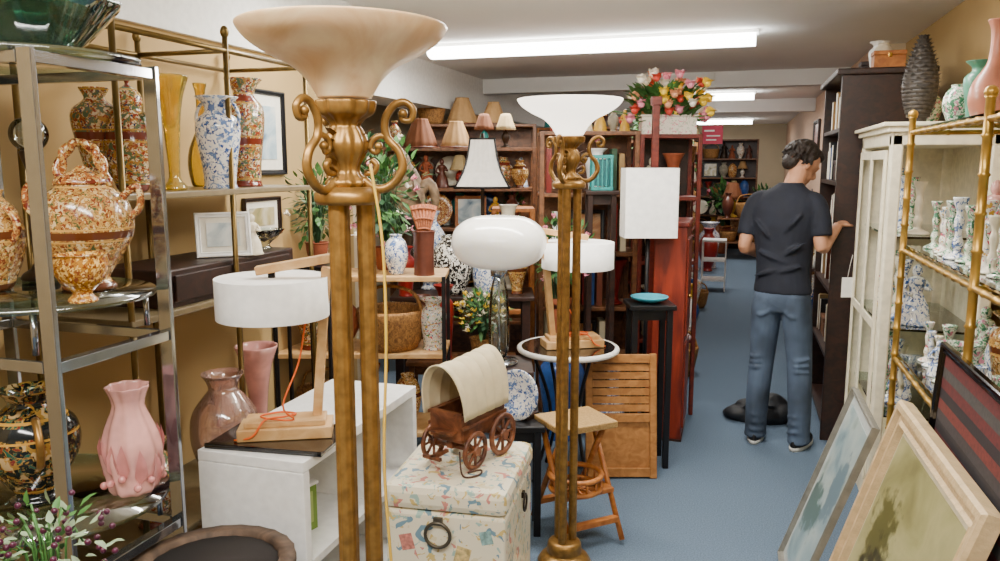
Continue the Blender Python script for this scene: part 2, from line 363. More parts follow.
def vase(kind,h,r,mat,loc,label,name='vase',cat='vase',group=None,hand=None,seg=28,rib=0,ribn=12,lid=None,rz=0,n=3):
    if hand or lid:
        o=thing(name,label,cat,loc,rz,group)
        MB().lathe(vprof(kind,h,r),seg=seg,rib=rib,ribn=ribn,n=n).build('body',mat,o)
        if hand:
            for k in range(2):
                b=MB(); handles(b,h,r,hand[0]*h,hand[1]*h,hand[2],hand[3],n=1,ang=k*pi); b.build('handle',hand[4],o)
        if lid:
            q=PR[kind][-1][0]*r
            MB().lathe([(q*1.02,h-.002),(q*1.05,h+.01),(q*.8,h+.04),(q*.2,h+.06),(q*.15,h+.07),(q*.3,h+.085),(.001,h+.1)],seg=seg).build('lid',lid,o)
        return o
    return MB().lathe(vprof(kind,h,r),seg=seg,rib=rib,ribn=ribn,n=n).build(name,mat,loc=loc,rz=rz,label=label,cat=cat,group=group)
PAL=[(IMARI,'red and blue porcelain'),(SATSU,'gold patterned porcelain'),(BWP,'blue and white porcelain'),(FLORALW,'white floral porcelain'),(TEAL,'teal glazed'),
(TERRA,'terracotta'),(BROWNC,'brown glazed'),(IVORY,'ivory glazed'),(IVORY,'ivory glazed'),(OLIVE,'olive glazed'),(REDC,'red glazed'),(STONE,'grey stone'),(BROWNC,'brown glazed'),(YELC,'yellow glazed'),(BLUEG,'deep blue glazed'),(WHITE,'white glazed'),(BRONZE,'dark bronze'),(SATSU2,'orange patterned porcelain')]
def item(kind,h,loc,where,group,rz=0,pal=None,facing=0):
    m,w=rnd.choice(pal or PAL)
    if kind=='vase':
        r=h*rnd.uniform(.2,.32); k=rnd.choice(['urn','baluster','bottle','ovoid','tall','trumpet','jar'])
        return vase(k,h,r,m,loc,f'{w} vase {where}',group=group,seg=18,n=2)
    if kind=='figurine':
        b=MB(); b.lathe([(.001,0),(.26*h,0),(.24*h,.06*h),(.2*h,.3*h),(.1*h,.52*h),(.13*h,.68*h),(.12*h,.76*h),(.04*h,.8*h)],seg=14,n=2)
        b.sph((0,0,.88*h),(.08*h,.085*h,.11*h),seg=10,rg=8); b.tube([(-.12*h,0,.72*h),(-.2*h,-.05*h,.55*h),(-.08*h,-.14*h,.5*h)],.035*h,seg=6,n=2); b.tube([(.12*h,0,.72*h),(.2*h,-.05*h,.58*h),(.1*h,-.13*h,.62*h)],.035*h,seg=6,n=2)
        return b.build('figurine',m,loc=loc,rz=rz,label=f'{w} lady figurine {where}',cat='figurine',group=group)
    if kind=='plate':
        b=MB(); M=Matrix.Translation((0,0,h/2))@Matrix.Rotation(math.radians(78),4,'X')
        b.lathe([(.001,0),(h*.3,0),(h*.48,.02),(h*.5,.028),(h*.49,.032),(h*.3,.008),(.001,.008)],seg=24,n=1,M=M)
        b.box((0,.04,.01),(h*.4,.1,.02),1); b.box((0,.06,h*.2),(.02,.02,h*.4),1)
        return b.build('decorative_plate',[m,DARKW],loc=loc,rz=rz,label=f'{w} plate {where}',cat='plate',group=group)
    if kind=='box':
        b=MB(); W=h*1.5; b.box((0,0,h*.35),(W,h,h*.7)); b.box((0,0,h*.82),(W*1.04,h*1.06,h*.22)); b.box((0,-h*.53,h*.7),(.02,.01,.025),1)
        return b.build('box',[rnd.choice([MIDW,DARKW,OAK,REDW]),BRASS],loc=loc,rz=rz,label=f'small lidded wooden box {where}',cat='box',group=group,bevel=.003)
    if kind=='candlestick':
        b=MB(); b.lathe([(.001,0),(.2*h,0),(.18*h,.05*h),(.06*h,.12*h),(.09*h,.25*h),(.05*h,.4*h),(.08*h,.6*h),(.05*h,.75*h),(.1*h,.9*h),(.12*h,1*h),(.05*h,.97*h)],seg=16,n=3)
        return b.build('candlestick',m,loc=loc,label=f'{w} candlestick {where}',cat='candlestick',group=group)
    if kind=='basket':
        b=MB(); b.lathe([(.001,0),(.4*h,0),(.5*h,.3*h),(.55*h,.6*h),(.5*h,.6*h),(.4*h,.1*h),(.001,.08*h)],seg=20,n=2,rib=.03,ribn=20); b.tube([(-.53*h,0,.6*h),(-.4*h,0,.9*h),(0,0,h),(.4*h,0,.9*h),(.53*h,0,.6*h)],.03*h,seg=6,n=4)
        return b.build('wicker_basket',BASK,loc=loc,rz=rz,label=f'round wicker basket with handle {where}',cat='basket',group=group)
    if kind=='teapot':
        b=MB(); r=h*.5; b.lathe([(.001,0),(.5*r,0),(.9*r,.3*h),(r,.45*h),(.7*r,.72*h),(.3*r,.82*h),(.1*r,.86*h),(.15*r,.95*h),(.001,h)],seg=18); b.tube([(r*.9,0,.35*h),(r*1.3,0,.5*h),(r*1.6,0,.78*h)],[.12*r,.09*r,.06*r],seg=8,n=3); b.tube([(-r*.7,0,.7*h),(-r*1.35,0,.7*h),(-r*1.35,0,.35*h),(-r*.9,0,.3*h)],.06*r,seg=8,n=3)
        return b.build('teapot',m,loc=loc,rz=rz,label=f'{w} teapot {where}',cat='teapot',group=group)
    if kind=='shade':
        b=MB(); r=h*.62; b.lathe([(r,0),(r*.72,h*.5),(r*.42,h*.95),(r*.4,h),(.001,h)],seg=48,n=2,mi=0,rib=.035,ribn=12); b.tube([(r*1.01*math.cos(a),r*1.01*math.sin(a),.004) for a in [2*pi*i/20 for i in range(20)]],.007,1,6,closed=True)
        return b.build('lamp_shade',[rnd.choice([P('tan_shade','#a88252',.8),P('rust_shade','#6e3f20',.8),P('beige_shade','#b7a072',.8)]),BROWNC],loc=loc,label=f'tan pleated bell lamp shade {where}',cat='lamp shade',group=group)
    if kind=='smalllamp':
        o=thing('table_lamp',f'lamp with tan shade {where}','table lamp',loc,rz,group)
        MB().lathe([(.001,0),(.16*h,0),(.14*h,.04*h),(.05*h,.1*h),(.13*h,.28*h),(.1*h,.42*h),(.03*h,.5*h),(.02*h,.56*h),(.02*h,.9*h),(.001,.9*h)],seg=18,n=2).build('base',m,o)
        MB().lathe([(.3*h,.52*h),(.2*h,.78*h),(.13*h,.97*h),(.001,.97*h)],seg=48,n=2,rib=.03,ribn=12).build('shade',rnd.choice([P('tan_shade','#a88252',.8),P('rust_shade','#6e3f20',.8),P('beige_shade','#b7a072',.8)]),o)
        return o
    if kind=='frame':
        w_=h*rnd.uniform(.7,1.1)
        return framed('picture_frame',f'small framed picture {where}',w_,h,.1*h,[rnd.choice([GOLD,DARKW,OAK,BLACK]),rnd.choice(PICS)],Matrix.Translation(loc)@Matrix.Rotation(rz,4,'Z')@Matrix.Rotation(math.radians(-9),4,'X'),group=group,depth=.015)
    if kind=='book':
        t=rnd.uniform(.018,.04); b=MB(); b.box((0,0,h/2),(t,.15,h)); b.box((0,.004,h/2),(t*.8,.15,h*.96),1)
        return b.build('book',[rnd.choice([REDC,BLUEG,P('green_cloth','#2f4a34',.7),P('tan_cloth','#98784a',.7),P('black_cloth','#1c1c1e',.7),P('cream_cloth','#c8bc9c',.7),P('rust_cloth','#6c331d',.7)]),PAPER],loc=loc,rz=rz,label=f'hardcover book {where}',cat='book',group=group)
    if kind=='plant':
        return bush('silk_plant',f'small green silk plant in pot {where}','artificial plant',loc,h*.32,70,[LEAFM,LEAFD],[rnd.choice([PINKF,WHTF,YELF])],6,pot=(h*.35,h*.16,m),ls=h*.25,fs_=.014,zc=h*.66,seed=rnd.randint(0,999),group=group)
    if kind=='fanback':
        b=MB(); 
        for k in range(13):
            a=pi*(.08+.84*k/12); b.tube([(0,0,.03*h),(h*.52*math.cos(a),0,h*.15+h*.83*math.sin(a))],.008,seg=6)
        for q in(.45,.75,1): b.tube([(q*h*.52*math.cos(pi*(.05+.9*k/16)),-.004,q*(h*.15+h*.83*math.sin(pi*(.05+.9*k/16)))) for k in range(17)],.009,seg=6,n=2)
        b.box((0,0,.015),(h*.3,.08,.03))
        return b.build('wicker_fan_screen',BASK,loc=loc,rz=rz,label=f'fan shaped wicker screen {where}',cat='wicker screen',group=group)
PICS=[PAINT('picture_landscape',['#4f5d3a','#a89868','#c9c0a5','#6c747c'],9),PAINT('picture_warm',['#4a1e10','#a26a35','#d0b080'],11),PAINT('picture_blue',['#4c6a82','#a8bbc2','#e0ddcf'],8),PAINT('picture_floral',['#2f4a34','#b86a6a','#dacfb8'],25)]
def framed(name,label,w,h,b_,mats,M,group=None,depth=.03,matte=0,glass=False,cat='picture'):
    o=thing(name,label,cat,M=M,group=group)
    d=depth; prof=[(0,0),(0,-d*.8),(b_*.12,-d),(b_*.35,-d),(b_*.45,-d*.65),(b_*.7,-d*.6),(b_*.85,-d*.75),(b_,-d*.35),(b_,0)]
    vs=[];fs=[]
    for t,y in prof:
        vs+=[(-w/2+t,y,t),(w/2-t,y,t),(w/2-t,y,h-t),(-w/2+t,y,h-t)]
    for i in range(len(prof)-1):
        for k in range(4):
            k2=(k+1)%4; fs.append((i*4+k,i*4+k2,i*4+4+k2,i*4+4+k))
    MB().add(vs,fs).build('frame',mats[0],o)
    MB().bx(-w/2+b_*.9,w/2-b_*.9,-d*.3,-.001,b_*.9,h-b_*.9).build('canvas',mats[2] if matte else mats[1],o)
    if matte:
        k=b_+matte; MB().bx(-w/2+k,w/2-k,-d*.3-.003,-d*.3-.0005,k,h-k).build('print',mats[1],o)
    return o
def widthof(kind,h): return {'vase':.56,'figurine':.5,'plate':1.02,'box':1.6,'candlestick':.42,'basket':1.12,'teapot':1.7,'shade':1.3,'frame':1.1,'book':.16,'fanback':1.06,'smalllamp':.62,'plant':.75}[kind]*h
def fill(A,B,z,h0,h1,kinds,where,group,gap=.008,pal=None,rz=0,jit=.02):
    A=Vector((A[0],A[1],z)); B=Vector((B[0],B[1],z)); L=(B-A).length; u=(B-A)/L; t=0; nrm=Vector((-u.y,u.x,0)); miss=0
    while True:
        k=rnd.choice(kinds); h=rnd.uniform(h0,h1)
        if k in('box','teapot'): h*=.55
        if k in('smalllamp','plant'): h=h1
        if k=='book': w=.045
        else: w=widthof(k,h)
        if t+w>L:
            miss+=1
            if miss>3: break
            continue
        p=A+u*(t+w/2)+nrm*rnd.uniform(-jit,jit)
        item(k,h,p,where,group,rz=rz,pal=pal); t+=w+(gap if k!='book' else .002)
def shelving(name,label,x0,x1,y0,y1,zs,mat,ztop=None,post=.03,th=.025,rz=0,loc=None,back=False,smat=None,cat='shelf',z0=0,bm=None):
    cx,cy=(x0+x1)/2,(y0+y1)/2
    o=thing(name,label,cat,loc or (cx,cy,0),rz); w=(x1-x0)/2; d=(y1-y0)/2; zt=ztop or zs[-1]
    for a in(-1,1):
        for c in(-1,1):
            MB().box((a*(w-post/2),c*(d-post/2),(zt+z0)/2),(post,post,zt-z0)).build('post',mat,o,bevel=.003)
    for z in zs:
        MB().box((0,0,z-th/2),(2*w-.004,2*d-.004,th)).build('shelf_board',smat or mat,o,bevel=.003)
    bm=bm or DARKW
    if back=='x': MB().bx(w-.012,w,-d,d,0,zt).build('back_panel',bm,o)
    if back=='-x': MB().bx(-w,-w+.012,-d,d,0,zt).build('back_panel',bm,o)
    if back=='y': MB().bx(-w,w,d-.012,d,0,zt).build('back_panel',bm,o)
    return o
def bush(name,label,cat,loc,R,nl,leafm,flm,nf,pot=None,ls=.06,fs_=.015,stem=0,zc=None,flat=1.0,seed=1,group=None,petals=6):
    g=random.Random(seed); o=thing(name,label,cat,loc,group=group); zc=stem+R if zc is None else zc
    if pot: 
        MB().lathe(vprof('pot',pot[0],pot[1]),seg=24,n=2).build('pot',pot[2],o)
    b=MB()
    for i in range(nl):
        v=Vector((g.gauss(0,1),g.gauss(0,1),g.gauss(0,1)*flat)).normalized(); q=v*R*g.uniform(.3,1); q.z*=flat; q.z+=zc
        b.leaf(q,v+Vector((g.uniform(-.6,.6),g.uniform(-.6,.6),g.uniform(-.4,.6))),ls*g.uniform(.7,1.3),ls*.5,g.choice([0,0,1]),g.uniform(-.3,.4))
        if i%5==0: b.tube([(0,0,(pot[0]*.5 if pot else 0)),(q.x*.5,q.y*.5,zc*.7+q.z*.3),q],.0025,1,5,2)
    b.build('foliage',leafm if isinstance(leafm,list) else [leafm,LEAFD],o)
    if nf:
        for j,fm in enumerate(flm):
            b=MB()
            for i in range(nf):
                v=Vector((g.gauss(0,1),g.gauss(0,1),g.gauss(0,1)*flat)).normalized(); q=v*R*g.uniform(.75,1.08); q.z=q.z*flat+zc
                b.sph(q,(fs_*.5,fs_*.5,fs_*.5),seg=8,rg=6)
                for k in range(petals):
                    a=k*pi/3; dd=(v+Vector((math.cos(a),math.sin(a),.3))*.9); b.leaf(q,dd,fs_*1.8,fs_*1.3,0,-.4)
            b.build('blossoms',fm,o)
    return o
# ================================================================= torchiere lamps
def torchiere(loc,lit,label,rz=0,sz=1.0,br=.15,cr=.0175):
    o=thing('floor_lamp',label,'floor lamp',loc,rz); o.scale=(1,1,sz)
    b=MB(); b.lathe([(.001,0),(br,0),(br*1.03,.012),(br*.93,.026),(br*.7,.04),(.07,.055),(.06,.09),(.001,.09)],seg=36); b.build('base',GOLD,o)
    for k in range(3):
        a=2*pi*k/3+.10; x,y=.034*math.cos(a),.034*math.sin(a); b=MB(); vs=[];fs=[];seg=40;N=60;z0,z1=.09,1.535
        for i in range(N+1):
            z=z0+(z1-z0)*i/N
            for j in range(seg):
                t=2*pi*j/seg; r=cr*(1+.05*math.cos(10*t)); vs.append((x+r*math.cos(t),y+r*math.sin(t),z))
        for i in range(N):
            for j in range(seg): fs.append((i*seg+j,i*seg+(j+1)%seg,(i+1)*seg+(j+1)%seg,(i+1)*seg+j))
        b.add(vs,fs,0,True); b.build('reeded_column',GOLD,o)
    b=MB(); b.lathe([(.001,0),(.060,0),(.064,.008),(.064,.022),(.056,.028),(.048,.034),(.001,.034)],(0,0,1.53),seg=36,n=1)
    b.lathe([(.036,1.563),(.041,1.573),(.027,1.588),(.024,1.60),(.030,1.615),(.040,1.635),(.041,1.65),(.032,1.672),(.027,1.682),(.038,1.695),(.052,1.705),(.056,1.722),(.05,1.729),(.001,1.729)],seg=60,rib=.08,ribn=10); b.build('capital',GOLD,o)
    for k in range(3):
        a=2*pi*k/3; c,s=math.cos(a),math.sin(a)
        pts=[(.03,1.578),(.055,1.560),(.085,1.566),(.108,1.598),(.102,1.632),(.080,1.658),(.076,1.69),(.092,1.718),(.114,1.726),(.130,1.712),(.126,1.692),(.110,1.692),(.110,1.706)]
        rr=[.010,.0095,.009,.009,.0085,.008,.008,.0078,.0075,.007,.0065,.006,.0065]
        b=MB(); b.tube([(x*c,x*s,z) for x,z in pts],rr,seg=10,n=4)
        pts=[(.088,1.65),(.07,1.662),(.052,1.655),(.047,1.638),(.058,1.63),(.064,1.642)]
        b.tube([(x*c,x*s,z) for x,z in pts],.006,seg=8,n=4); b.sph((.063*c,.063*s,1.642),.0085); b.sph((.111*c,.111*s,1.704),.0095)
        for q in range(5):
            zz_=1.585+.018*q; b.leaf((.03*c,.03*s,zz_),(c,s,.8),.035,.022,0,.3)
        pts=[(.035,1.59),(.052,1.592),(.058,1.606),(.048,1.616)]; b.tube([(x*c,x*s,z) for x,z in pts],.006,seg=8,n=4)
        b.build('scroll_bracket',GOLD,o)
    if lit: sm=P('lit_glass_shade','#fff4e4',.4,em=3.0)
    else:
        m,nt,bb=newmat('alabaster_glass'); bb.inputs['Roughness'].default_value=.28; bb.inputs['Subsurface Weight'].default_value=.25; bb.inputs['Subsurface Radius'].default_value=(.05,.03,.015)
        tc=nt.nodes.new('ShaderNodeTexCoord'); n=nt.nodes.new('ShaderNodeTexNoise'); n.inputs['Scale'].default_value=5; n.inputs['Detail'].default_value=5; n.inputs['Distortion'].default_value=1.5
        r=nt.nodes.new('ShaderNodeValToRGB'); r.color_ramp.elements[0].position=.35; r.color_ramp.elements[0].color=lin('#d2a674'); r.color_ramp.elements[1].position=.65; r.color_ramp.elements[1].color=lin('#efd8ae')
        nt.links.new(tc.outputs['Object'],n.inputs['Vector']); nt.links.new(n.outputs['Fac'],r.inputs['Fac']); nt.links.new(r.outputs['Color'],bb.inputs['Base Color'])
        nt.links.new(r.outputs['Color'],bb.inputs['Emission Color']); bb.inputs['Emission Strength'].default_value=.14; sm=m  # faint glow put into the glass colour, though this bowl is unlit
    b=MB(); b.lathe([(.001,1.731),(.045,1.732),(.054,1.739),(.07,1.765),(.098,1.792),(.143,1.815),(.18,1.84),(.197,1.863),(.192,1.866),(.178,1.85),(.145,1.828),(.098,1.805),(.058,1.775),(.001,1.75)],seg=56,n=4); b.build('glass_bowl_shade',sm,o)
    if lit:
        l=bpy.data.lights.new('bulb','POINT'); l.energy=18; l.color=(1,.9,.76); l.shadow_soft_size=.06; q=bpy.data.objects.new('bulb_light',l); bpy.context.scene.collection.objects.link(q); q.location=(loc[0],loc[1],1.98)
    return o
L1=atz(350,1.53,0); torchiere(L1,False,'gold torchiere floor lamp with clustered columns and amber glass bowl',rz=YAW,sz=.995)
L2=atz(569,2.98,0,180); torchiere(L2,True,'lit gold torchiere floor lamp with white glass bowl',rz=YAW+.1,sz=.985,br=.10,cr=.016)
cordM=P('gold_cord','#c8a23c',.5)
b=MB(); b.tube([L1+Vector((.06,-.02,1.60)),L1+Vector((.082,-.02,1.45)),L1+Vector((.085,-.02,1.25)),L1+Vector((.08,-.03,1.0)),L1+Vector((.09,-.02,.7)),L1+Vector((.08,0,.3)),L1+Vector((.13,0,.02))],.003,n=6,seg=6)
b.build('power_cord',cordM,label='thin yellow lamp cord hanging beside the lamp column',cat='cord')
# ================================================================= white open cabinet and items
zN=.7
pN=on(303,463,zN); pL=on(205,449,zN); pR=on(418,386,zN)
x1=pN.x; y0=pN.y; x0=pL.x-.02; y1=pR.y
cab=thing('white_cabinet','white open-sided storage cabinet with deep cubby','cabinet',((x0+x1)/2,(y0+y1)/2,0))
w=(x1-x0)/2; d=(y1-y0)/2; T=.035
MB().bx(-w,w,-d,d,zN-T,zN).build('top_panel',WHITE,cab,bevel=.003)
MB().bx(-w,w,-d,-d+T,.03,zN-T-.001).build('side_panel',WHITE,cab,bevel=.003)
MB().bx(-w,w,d-T,d,.03,zN-T-.001).build('side_panel',WHITE,cab,bevel=.003)
MB().bx(-w,w,-d,d,0,.029).build('bottom_panel',WHITE,cab,bevel=.003)
MB().bx(-w,-w+T,-d+T+.001,d-T-.001,.03,zN-T-.001).build('back_panel',WHITE,cab)
MB().bx(-w+T+.001,w-.01,-d+T+.001,d-T-.001,.33,.355).build('inner_shelf',WHITE,cab)
MB().bx(-w+T+.001,w-.01,.08,.105,.356,zN-T-.001).build('divider',WHITE,cab)
MB().box((0,0,.08),(.14,.06,.16)).box((0,-.031,.085),(.1,.004,.11),1).box((0,0,.165),(.15,.07,.01),2).build('green_box',[P('green_card','#6f8f33',.6),P('green_label','#a6b86a',.6),WHITEM],loc=(x1-.16,y0+.2,.356),rz=1.3,label='small green carton inside the white cabinet',cat='box')
tr=on(268,441,zN)
b=MB(); b.box((0,0,.006),(.40,.26,.012)); b.box((0,.125,.014),(.40,.01,.006)).box((0,-.125,.014),(.40,.01,.006))
b.build('black_tray',BLACKG,loc=(tr.x+.03,tr.y+.03,zN),rz=.1,label='glossy black rectangular tray on the white cabinet',cat='tray',bevel=.002)
ORNG=P('orange_cord','#e8641c',.5)
def woodlamp(loc,rz,label,z=0):
    o=thing('table_lamp',label,'table lamp',loc,rz,group='pine arm table lamps')
    b=MB(); b.box((0,0,.02),(.30,.13,.04)).box((0,0,.05),(.26,.10,.02)); b.build('base',LWOOD,o,bevel=.004)
    S=Matrix.Translation((.10,.02,.06))@Matrix.Rotation(.09,4,'Y')
    b=MB(); b.box((0,0,.245),(.03,.045,.50),M=S); b.build('upright',LWOOD,o,bevel=.003)
    b=MB(); b.box((0,0,0),(.24,.045,.028),M=Matrix.Translation((.04,.02,.565))@Matrix.Rotation(-.16,4,'Y')); b.build('arm',LWOOD,o,bevel=.003)
    b=MB(); R=.18; b.lathe([(R,.395),(R,.525),(R-.003,.525),(R-.003,.395)],(-.03,.02,0),seg=48,n=1); b.f=b.f[:-2]; b.m=b.m[:-2]; b.s=b.s[:-2]; b.build('drum_shade',SHADEW,o)
    b=MB(); b.cyl((-.03,.02,.45),.012,.09,0); b.sph((-.03,.02,.43),.03,1); b.cyl((-.03,.02,.520),.177,.003,2,seg=40); b.build('bulb_socket',[BLACK,WHITE,SHADEW],o)
    b=MB(); b.tube([(.12,0,.52),(.08,-.02,.4),(.05,-.03,.25),(.0,-.07,.12),(.03,-.05,.065),(-.05,-.04,.068),(-.08,0,.067),(-.02,.03,.067),(.03,.01,.066),(.0,-.03,.07),(-.06,-.06,.07),(-.1,-.07,.02),(-.16,-.05,.004)],.0035,n=5,seg=6); b.build('cord',ORNG,o)
    return o
p=on(287,434,zN+.012); woodlamp((p.x,p.y,zN+.0125),YAW+.15,'pine arm table lamp with white drum shade and orange cord')
# ================================================================= round wooden tub
p=at(211,556,1.98)
b=MB(); b.lathe([(.001,0),(.16,0),(.17,.25),(.2,.4),(.222,.515),(.222,.532),(.180,.532),(.175,.52)],seg=48,n=1,rib=.008,ribn=24); b.f=b.f[:-1]; b.m=b.m[:-1]; b.s=b.s[:-1]
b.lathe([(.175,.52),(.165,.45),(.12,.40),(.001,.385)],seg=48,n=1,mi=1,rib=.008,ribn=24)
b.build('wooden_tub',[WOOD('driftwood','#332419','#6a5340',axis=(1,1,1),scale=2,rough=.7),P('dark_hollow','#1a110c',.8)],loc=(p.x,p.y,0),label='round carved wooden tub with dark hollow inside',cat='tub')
# ================================================================= trunk + covered wagon lamp
zt=.56
c1=on(507,494,zt); ang=math.radians(5.0); W=.42; D=.50
def R2(x,y): return Vector((x*math.cos(ang)-y*math.sin(ang),x*math.sin(ang)+y*math.cos(ang),0))
ctr=c1+R2(-W/2,D/2); ctr.z=0
tk=thing('storage_trunk','cream trunk with small printed pictures and ring handle','trunk',ctr,ang)
TRK=PAT('map_print','#e8dec2',['#dccfa6','#9fbcb0','#cf8476','#d0b468','#6f90a0'],22,.635,.45)
MB().box((0,0,.235),(W-.012,D-.012,.47)).build('body',TRK,tk,bevel=.012)
MB().box((0,0,.5155),(W+.004,D+.004,.089)).build('lid',TRK,tk,bevel=.028)
SM=[P('print_red','#c07a6c',.6,noise=.4,nscale=70),P('print_teal','#86a8a4',.6,noise=.4,nscale=70),P('print_ochre','#cdb478',.6,noise=.4,nscale=70)]
for k,(x_,z_,w_,h_,mi) in enumerate([(-.13,.36,.045,.055,0),(-.09,.25,.05,.035,1),(.06,.33,.05,.06,2),(.14,.40,.04,.045,1),(.10,.22,.055,.045,0),(.0,.16,.05,.05,2),(-.15,.15,.04,.05,1),(.16,.12,.04,.05,0)]):
    MB().box((x_,-D/2+.0055,z_),(w_,.002,h_),0,M=Matrix.Translation((x_,0,z_))@Matrix.Rotation((k%3-1)*.25,4,'Y')@Matrix.Translation((-x_,0,-z_))).build('printed_stamp',SM[mi],tk)
b=MB(); b.tube([(-.02+.042*math.cos(2*pi*k/24),-D/2-.008,.40+.042*math.sin(2*pi*k/24)) for k in range(24)],.006,closed=True,seg=8); b.box((-.02,-D/2-.001,.445),(.03,.012,.025)); b.build('ring_handle',P('aged_iron','#5f584c',.4,.7),tk)
b=MB(); b.tube([(W/2+.006,.05+.03*math.cos(2*pi*k/24),.40+.03*math.sin(2*pi*k/24)) for k in range(24)],.004,closed=True,seg=8); b.box((W/2-.001,.05,.43),(.01,.025,.02)); b.build('ring_handle',BRONZE,tk)
WGW=WOOD('wagon_wood','#4a2412','#865030')
wp=ctr+R2(.01,.04); wp.z=zt+.0005
wg=thing('covered_wagon_lamp','wooden covered wagon lamp with cream canvas top on the trunk','lamp',wp,YAW+math.radians(56)); wg.scale=(1.12,1.06,1.1)
MB().bx(-.11,.11,-.058,.058,.085,.098).bx(-.11,.11,-.066,-.052,.098,.18).bx(-.11,.11,.052,.066,.098,.18).bx(-.118,-.105,-.064,.064,.098,.185).bx(.105,.118,-.064,.064,.098,.185).bx(-.1,.1,-.012,.012,.058,.085).bx(-.12,.12,-.072,-.066,.13,.143).bx(-.12,.12,.066,.072,.13,.143).bx(-.12,.12,-.072,-.066,.168,.18).bx(-.12,.12,.066,.072,.168,.18).bx(-.15,-.118,-.05,.05,.12,.13).build('wagon_bed',WGW,wg,bevel=.002)
def wheel(x,y,R):
    b=MB(); M=Matrix.Translation((x,y,R))@Matrix.Rotation(pi/2,4,'X')
    b.tube([(R*.89*math.cos(2*pi*k/28),R*.89*math.sin(2*pi*k/28),0) for k in range(28)],R*.13,closed=True,seg=8,M=M)
    b.cyl((0,0,-.014),R*.24,.028,M=M,seg=14)
    for k in range(8):
        a=2*pi*k/8; b.tube([(0,0,0),(R*.9*math.cos(a),R*.9*math.sin(a),0)],R*.08,seg=6,M=M)
    b.build('wheel',WGW,wg)
wheel(-.075,-.086,.06); wheel(-.075,.086,.06); wheel(.075,-.086,.07); wheel(.075,.086,.07)
MB().box((-.075,0,.06),(.012,.16,.012)).build('axle',WGW,wg); MB().box((.075,0,.07),(.012,.16,.012)).build('axle',WGW,wg)
MB().box((-.15,0,.055),(.08,.012,.01)).box((-.185,0,.055),(.01,.07,.01)).build('tongue',WGW,wg)
b=MB(); vs=[];fs=[];N=28;K=61
for i in range(K):
    t=i/(K-1); x=-.125+.24*t; rb_=.05*abs(math.cos(t*pi*5))**.6+.10*max(0,.25-t)*4*.5
    for j in range(N+1):
        a=pi*(j/N); st_=math.sin(a); 
        vs.append((x-.03*st_*max(0,1-3*t),-.074*(1+rb_)*math.cos(a)*(1+.12*st_),.165+.155*(1+rb_)*st_**.9+.02*t*st_))
for i in range(K-1):
    for j in range(N): fs.append((i*(N+1)+j,i*(N+1)+j+1,(i+1)*(N+1)+j+1,(i+1)*(N+1)+j))
b.add(vs,fs,0,True)
vs=[];fs=[]
for q,xx in ((1,.115),(.8,.127),(.4,.13)):
    for j in range(N+1):
        a=pi*(j/N); st_=math.sin(a); yy=-.074*1.05*math.cos(a)*(1+.12*st_); z_=.165+.155*1.05*st_**.9+.02*st_
        vs.append((xx,yy*q,.24+(z_-.24)*q))
for i in range(2):
    for j in range(N): fs.append((i*(N+1)+j,i*(N+1)+j+1,(i+1)*(N+1)+j+1,(i+1)*(N+1)+j))
b.add(vs,fs,0,True)
b.build('canvas_cover',P('canvas_cover','#e2d2ac',.85,noise=.06),wg,solid=.004,recalc=False)
b=MB(); b.tube([(-.11,-.05,.06),(-.14,-.08,.01),(-.15,-.11,.004),(-.11,-.13,.004),(-.08,-.11,.004),(-.12,-.09,.004)],.003,n=5,seg=6); b.build('cord',P('brown_cord','#4a2c1a',.5),wg)
# ================================================================= chrome etagere (left)
EX0,EX1,EY0,EY1=-2.12,-1.54,1.41,1.80
et=thing('chrome_etagere','tall chrome etagere with glass shelves','shelf',((EX0+EX1)/2,(EY0+EY1)/2,0))
w=(EX1-EX0)/2; d=(EY1-EY0)/2
for a in(-1,1):
    for c in(-1,1): MB().box((a*w,c*d,.93),(.042,.014,1.86)).build('post',CHROME,et,bevel=.002)
for z in(.10,.56,1.12,1.84):
    for c in(-1,1): MB().box((0,c*(d),z),(2*w-.046,.014,.028)).build('rail',CHROME,et,bevel=.002)
    for a in(-1,1): MB().box((a*w,0,z),(.03,2*d-.015,.028)).build('rail',CHROME,et,bevel=.002)
for z in(.69,1.26,1.87):
    b=MB(); b.lathe([(.001,0),(1,0),(1,.012),(.001,.012)],seg=48,n=1,M=Matrix.Translation((0,0,z-.012))@Matrix.Diagonal((w+.06,d+.1,1,1))); b.build('glass_shelf',SHELFG,et)
    if z<1.8:
        for a in(-1,1):
            for c in(-1,1): MB().cyl((a*w*.8,c*d*.95 ,z-.114 if z>.7 else z-.116),.008,.1).build('shelf_support',CHROME,et)
def braided_urn(p,h,r,label):
    o=thing('lidded_urn',label,'urn',p,.4)
    MB().lathe([(.001,0),(r*.5,0),(r*.55,h*.03),(r*.42,h*.08),(r*.6,h*.17),(r*.95,h*.36),(r,h*.5),(r*.85,h*.64),(r*.55,h*.72),(r*.5,h*.74),(.001,h*.74)],seg=36).build('body',SATSU,o)
    MB().lathe([(r*.56,h*.735),(r*.5,h*.78),(r*.2,h*.83),(r*.08,h*.86),(.001,h*.86)],seg=32).build('lid',SATSU2,o)
    for s_ in(-1,1):
        b=MB(); b.tube([(s_*r*.75,0,h*.62),(s_*r*1.15,0,h*.72),(s_*r*1.2,0,h*.58),(s_*r*.95,0,h*.5)],.010,n=4,seg=8); b.build('handle',SATSU2,o)
    b=MB()
    for ph in(0,pi):
        b.tube([(.5*r*math.cos(t)+.008*math.cos(6*t+ph),.008*math.sin(6*t+ph),h*.72+h*.3*math.sin(t)) for t in [pi*i/30 for i in range(31)]],.010,seg=8)
    b.build('braided_handle',SATSU2,o)
braided_urn(Vector((-1.70,1.70,1.26)),.39,.122,'large gold and red porcelain urn with braided handle')
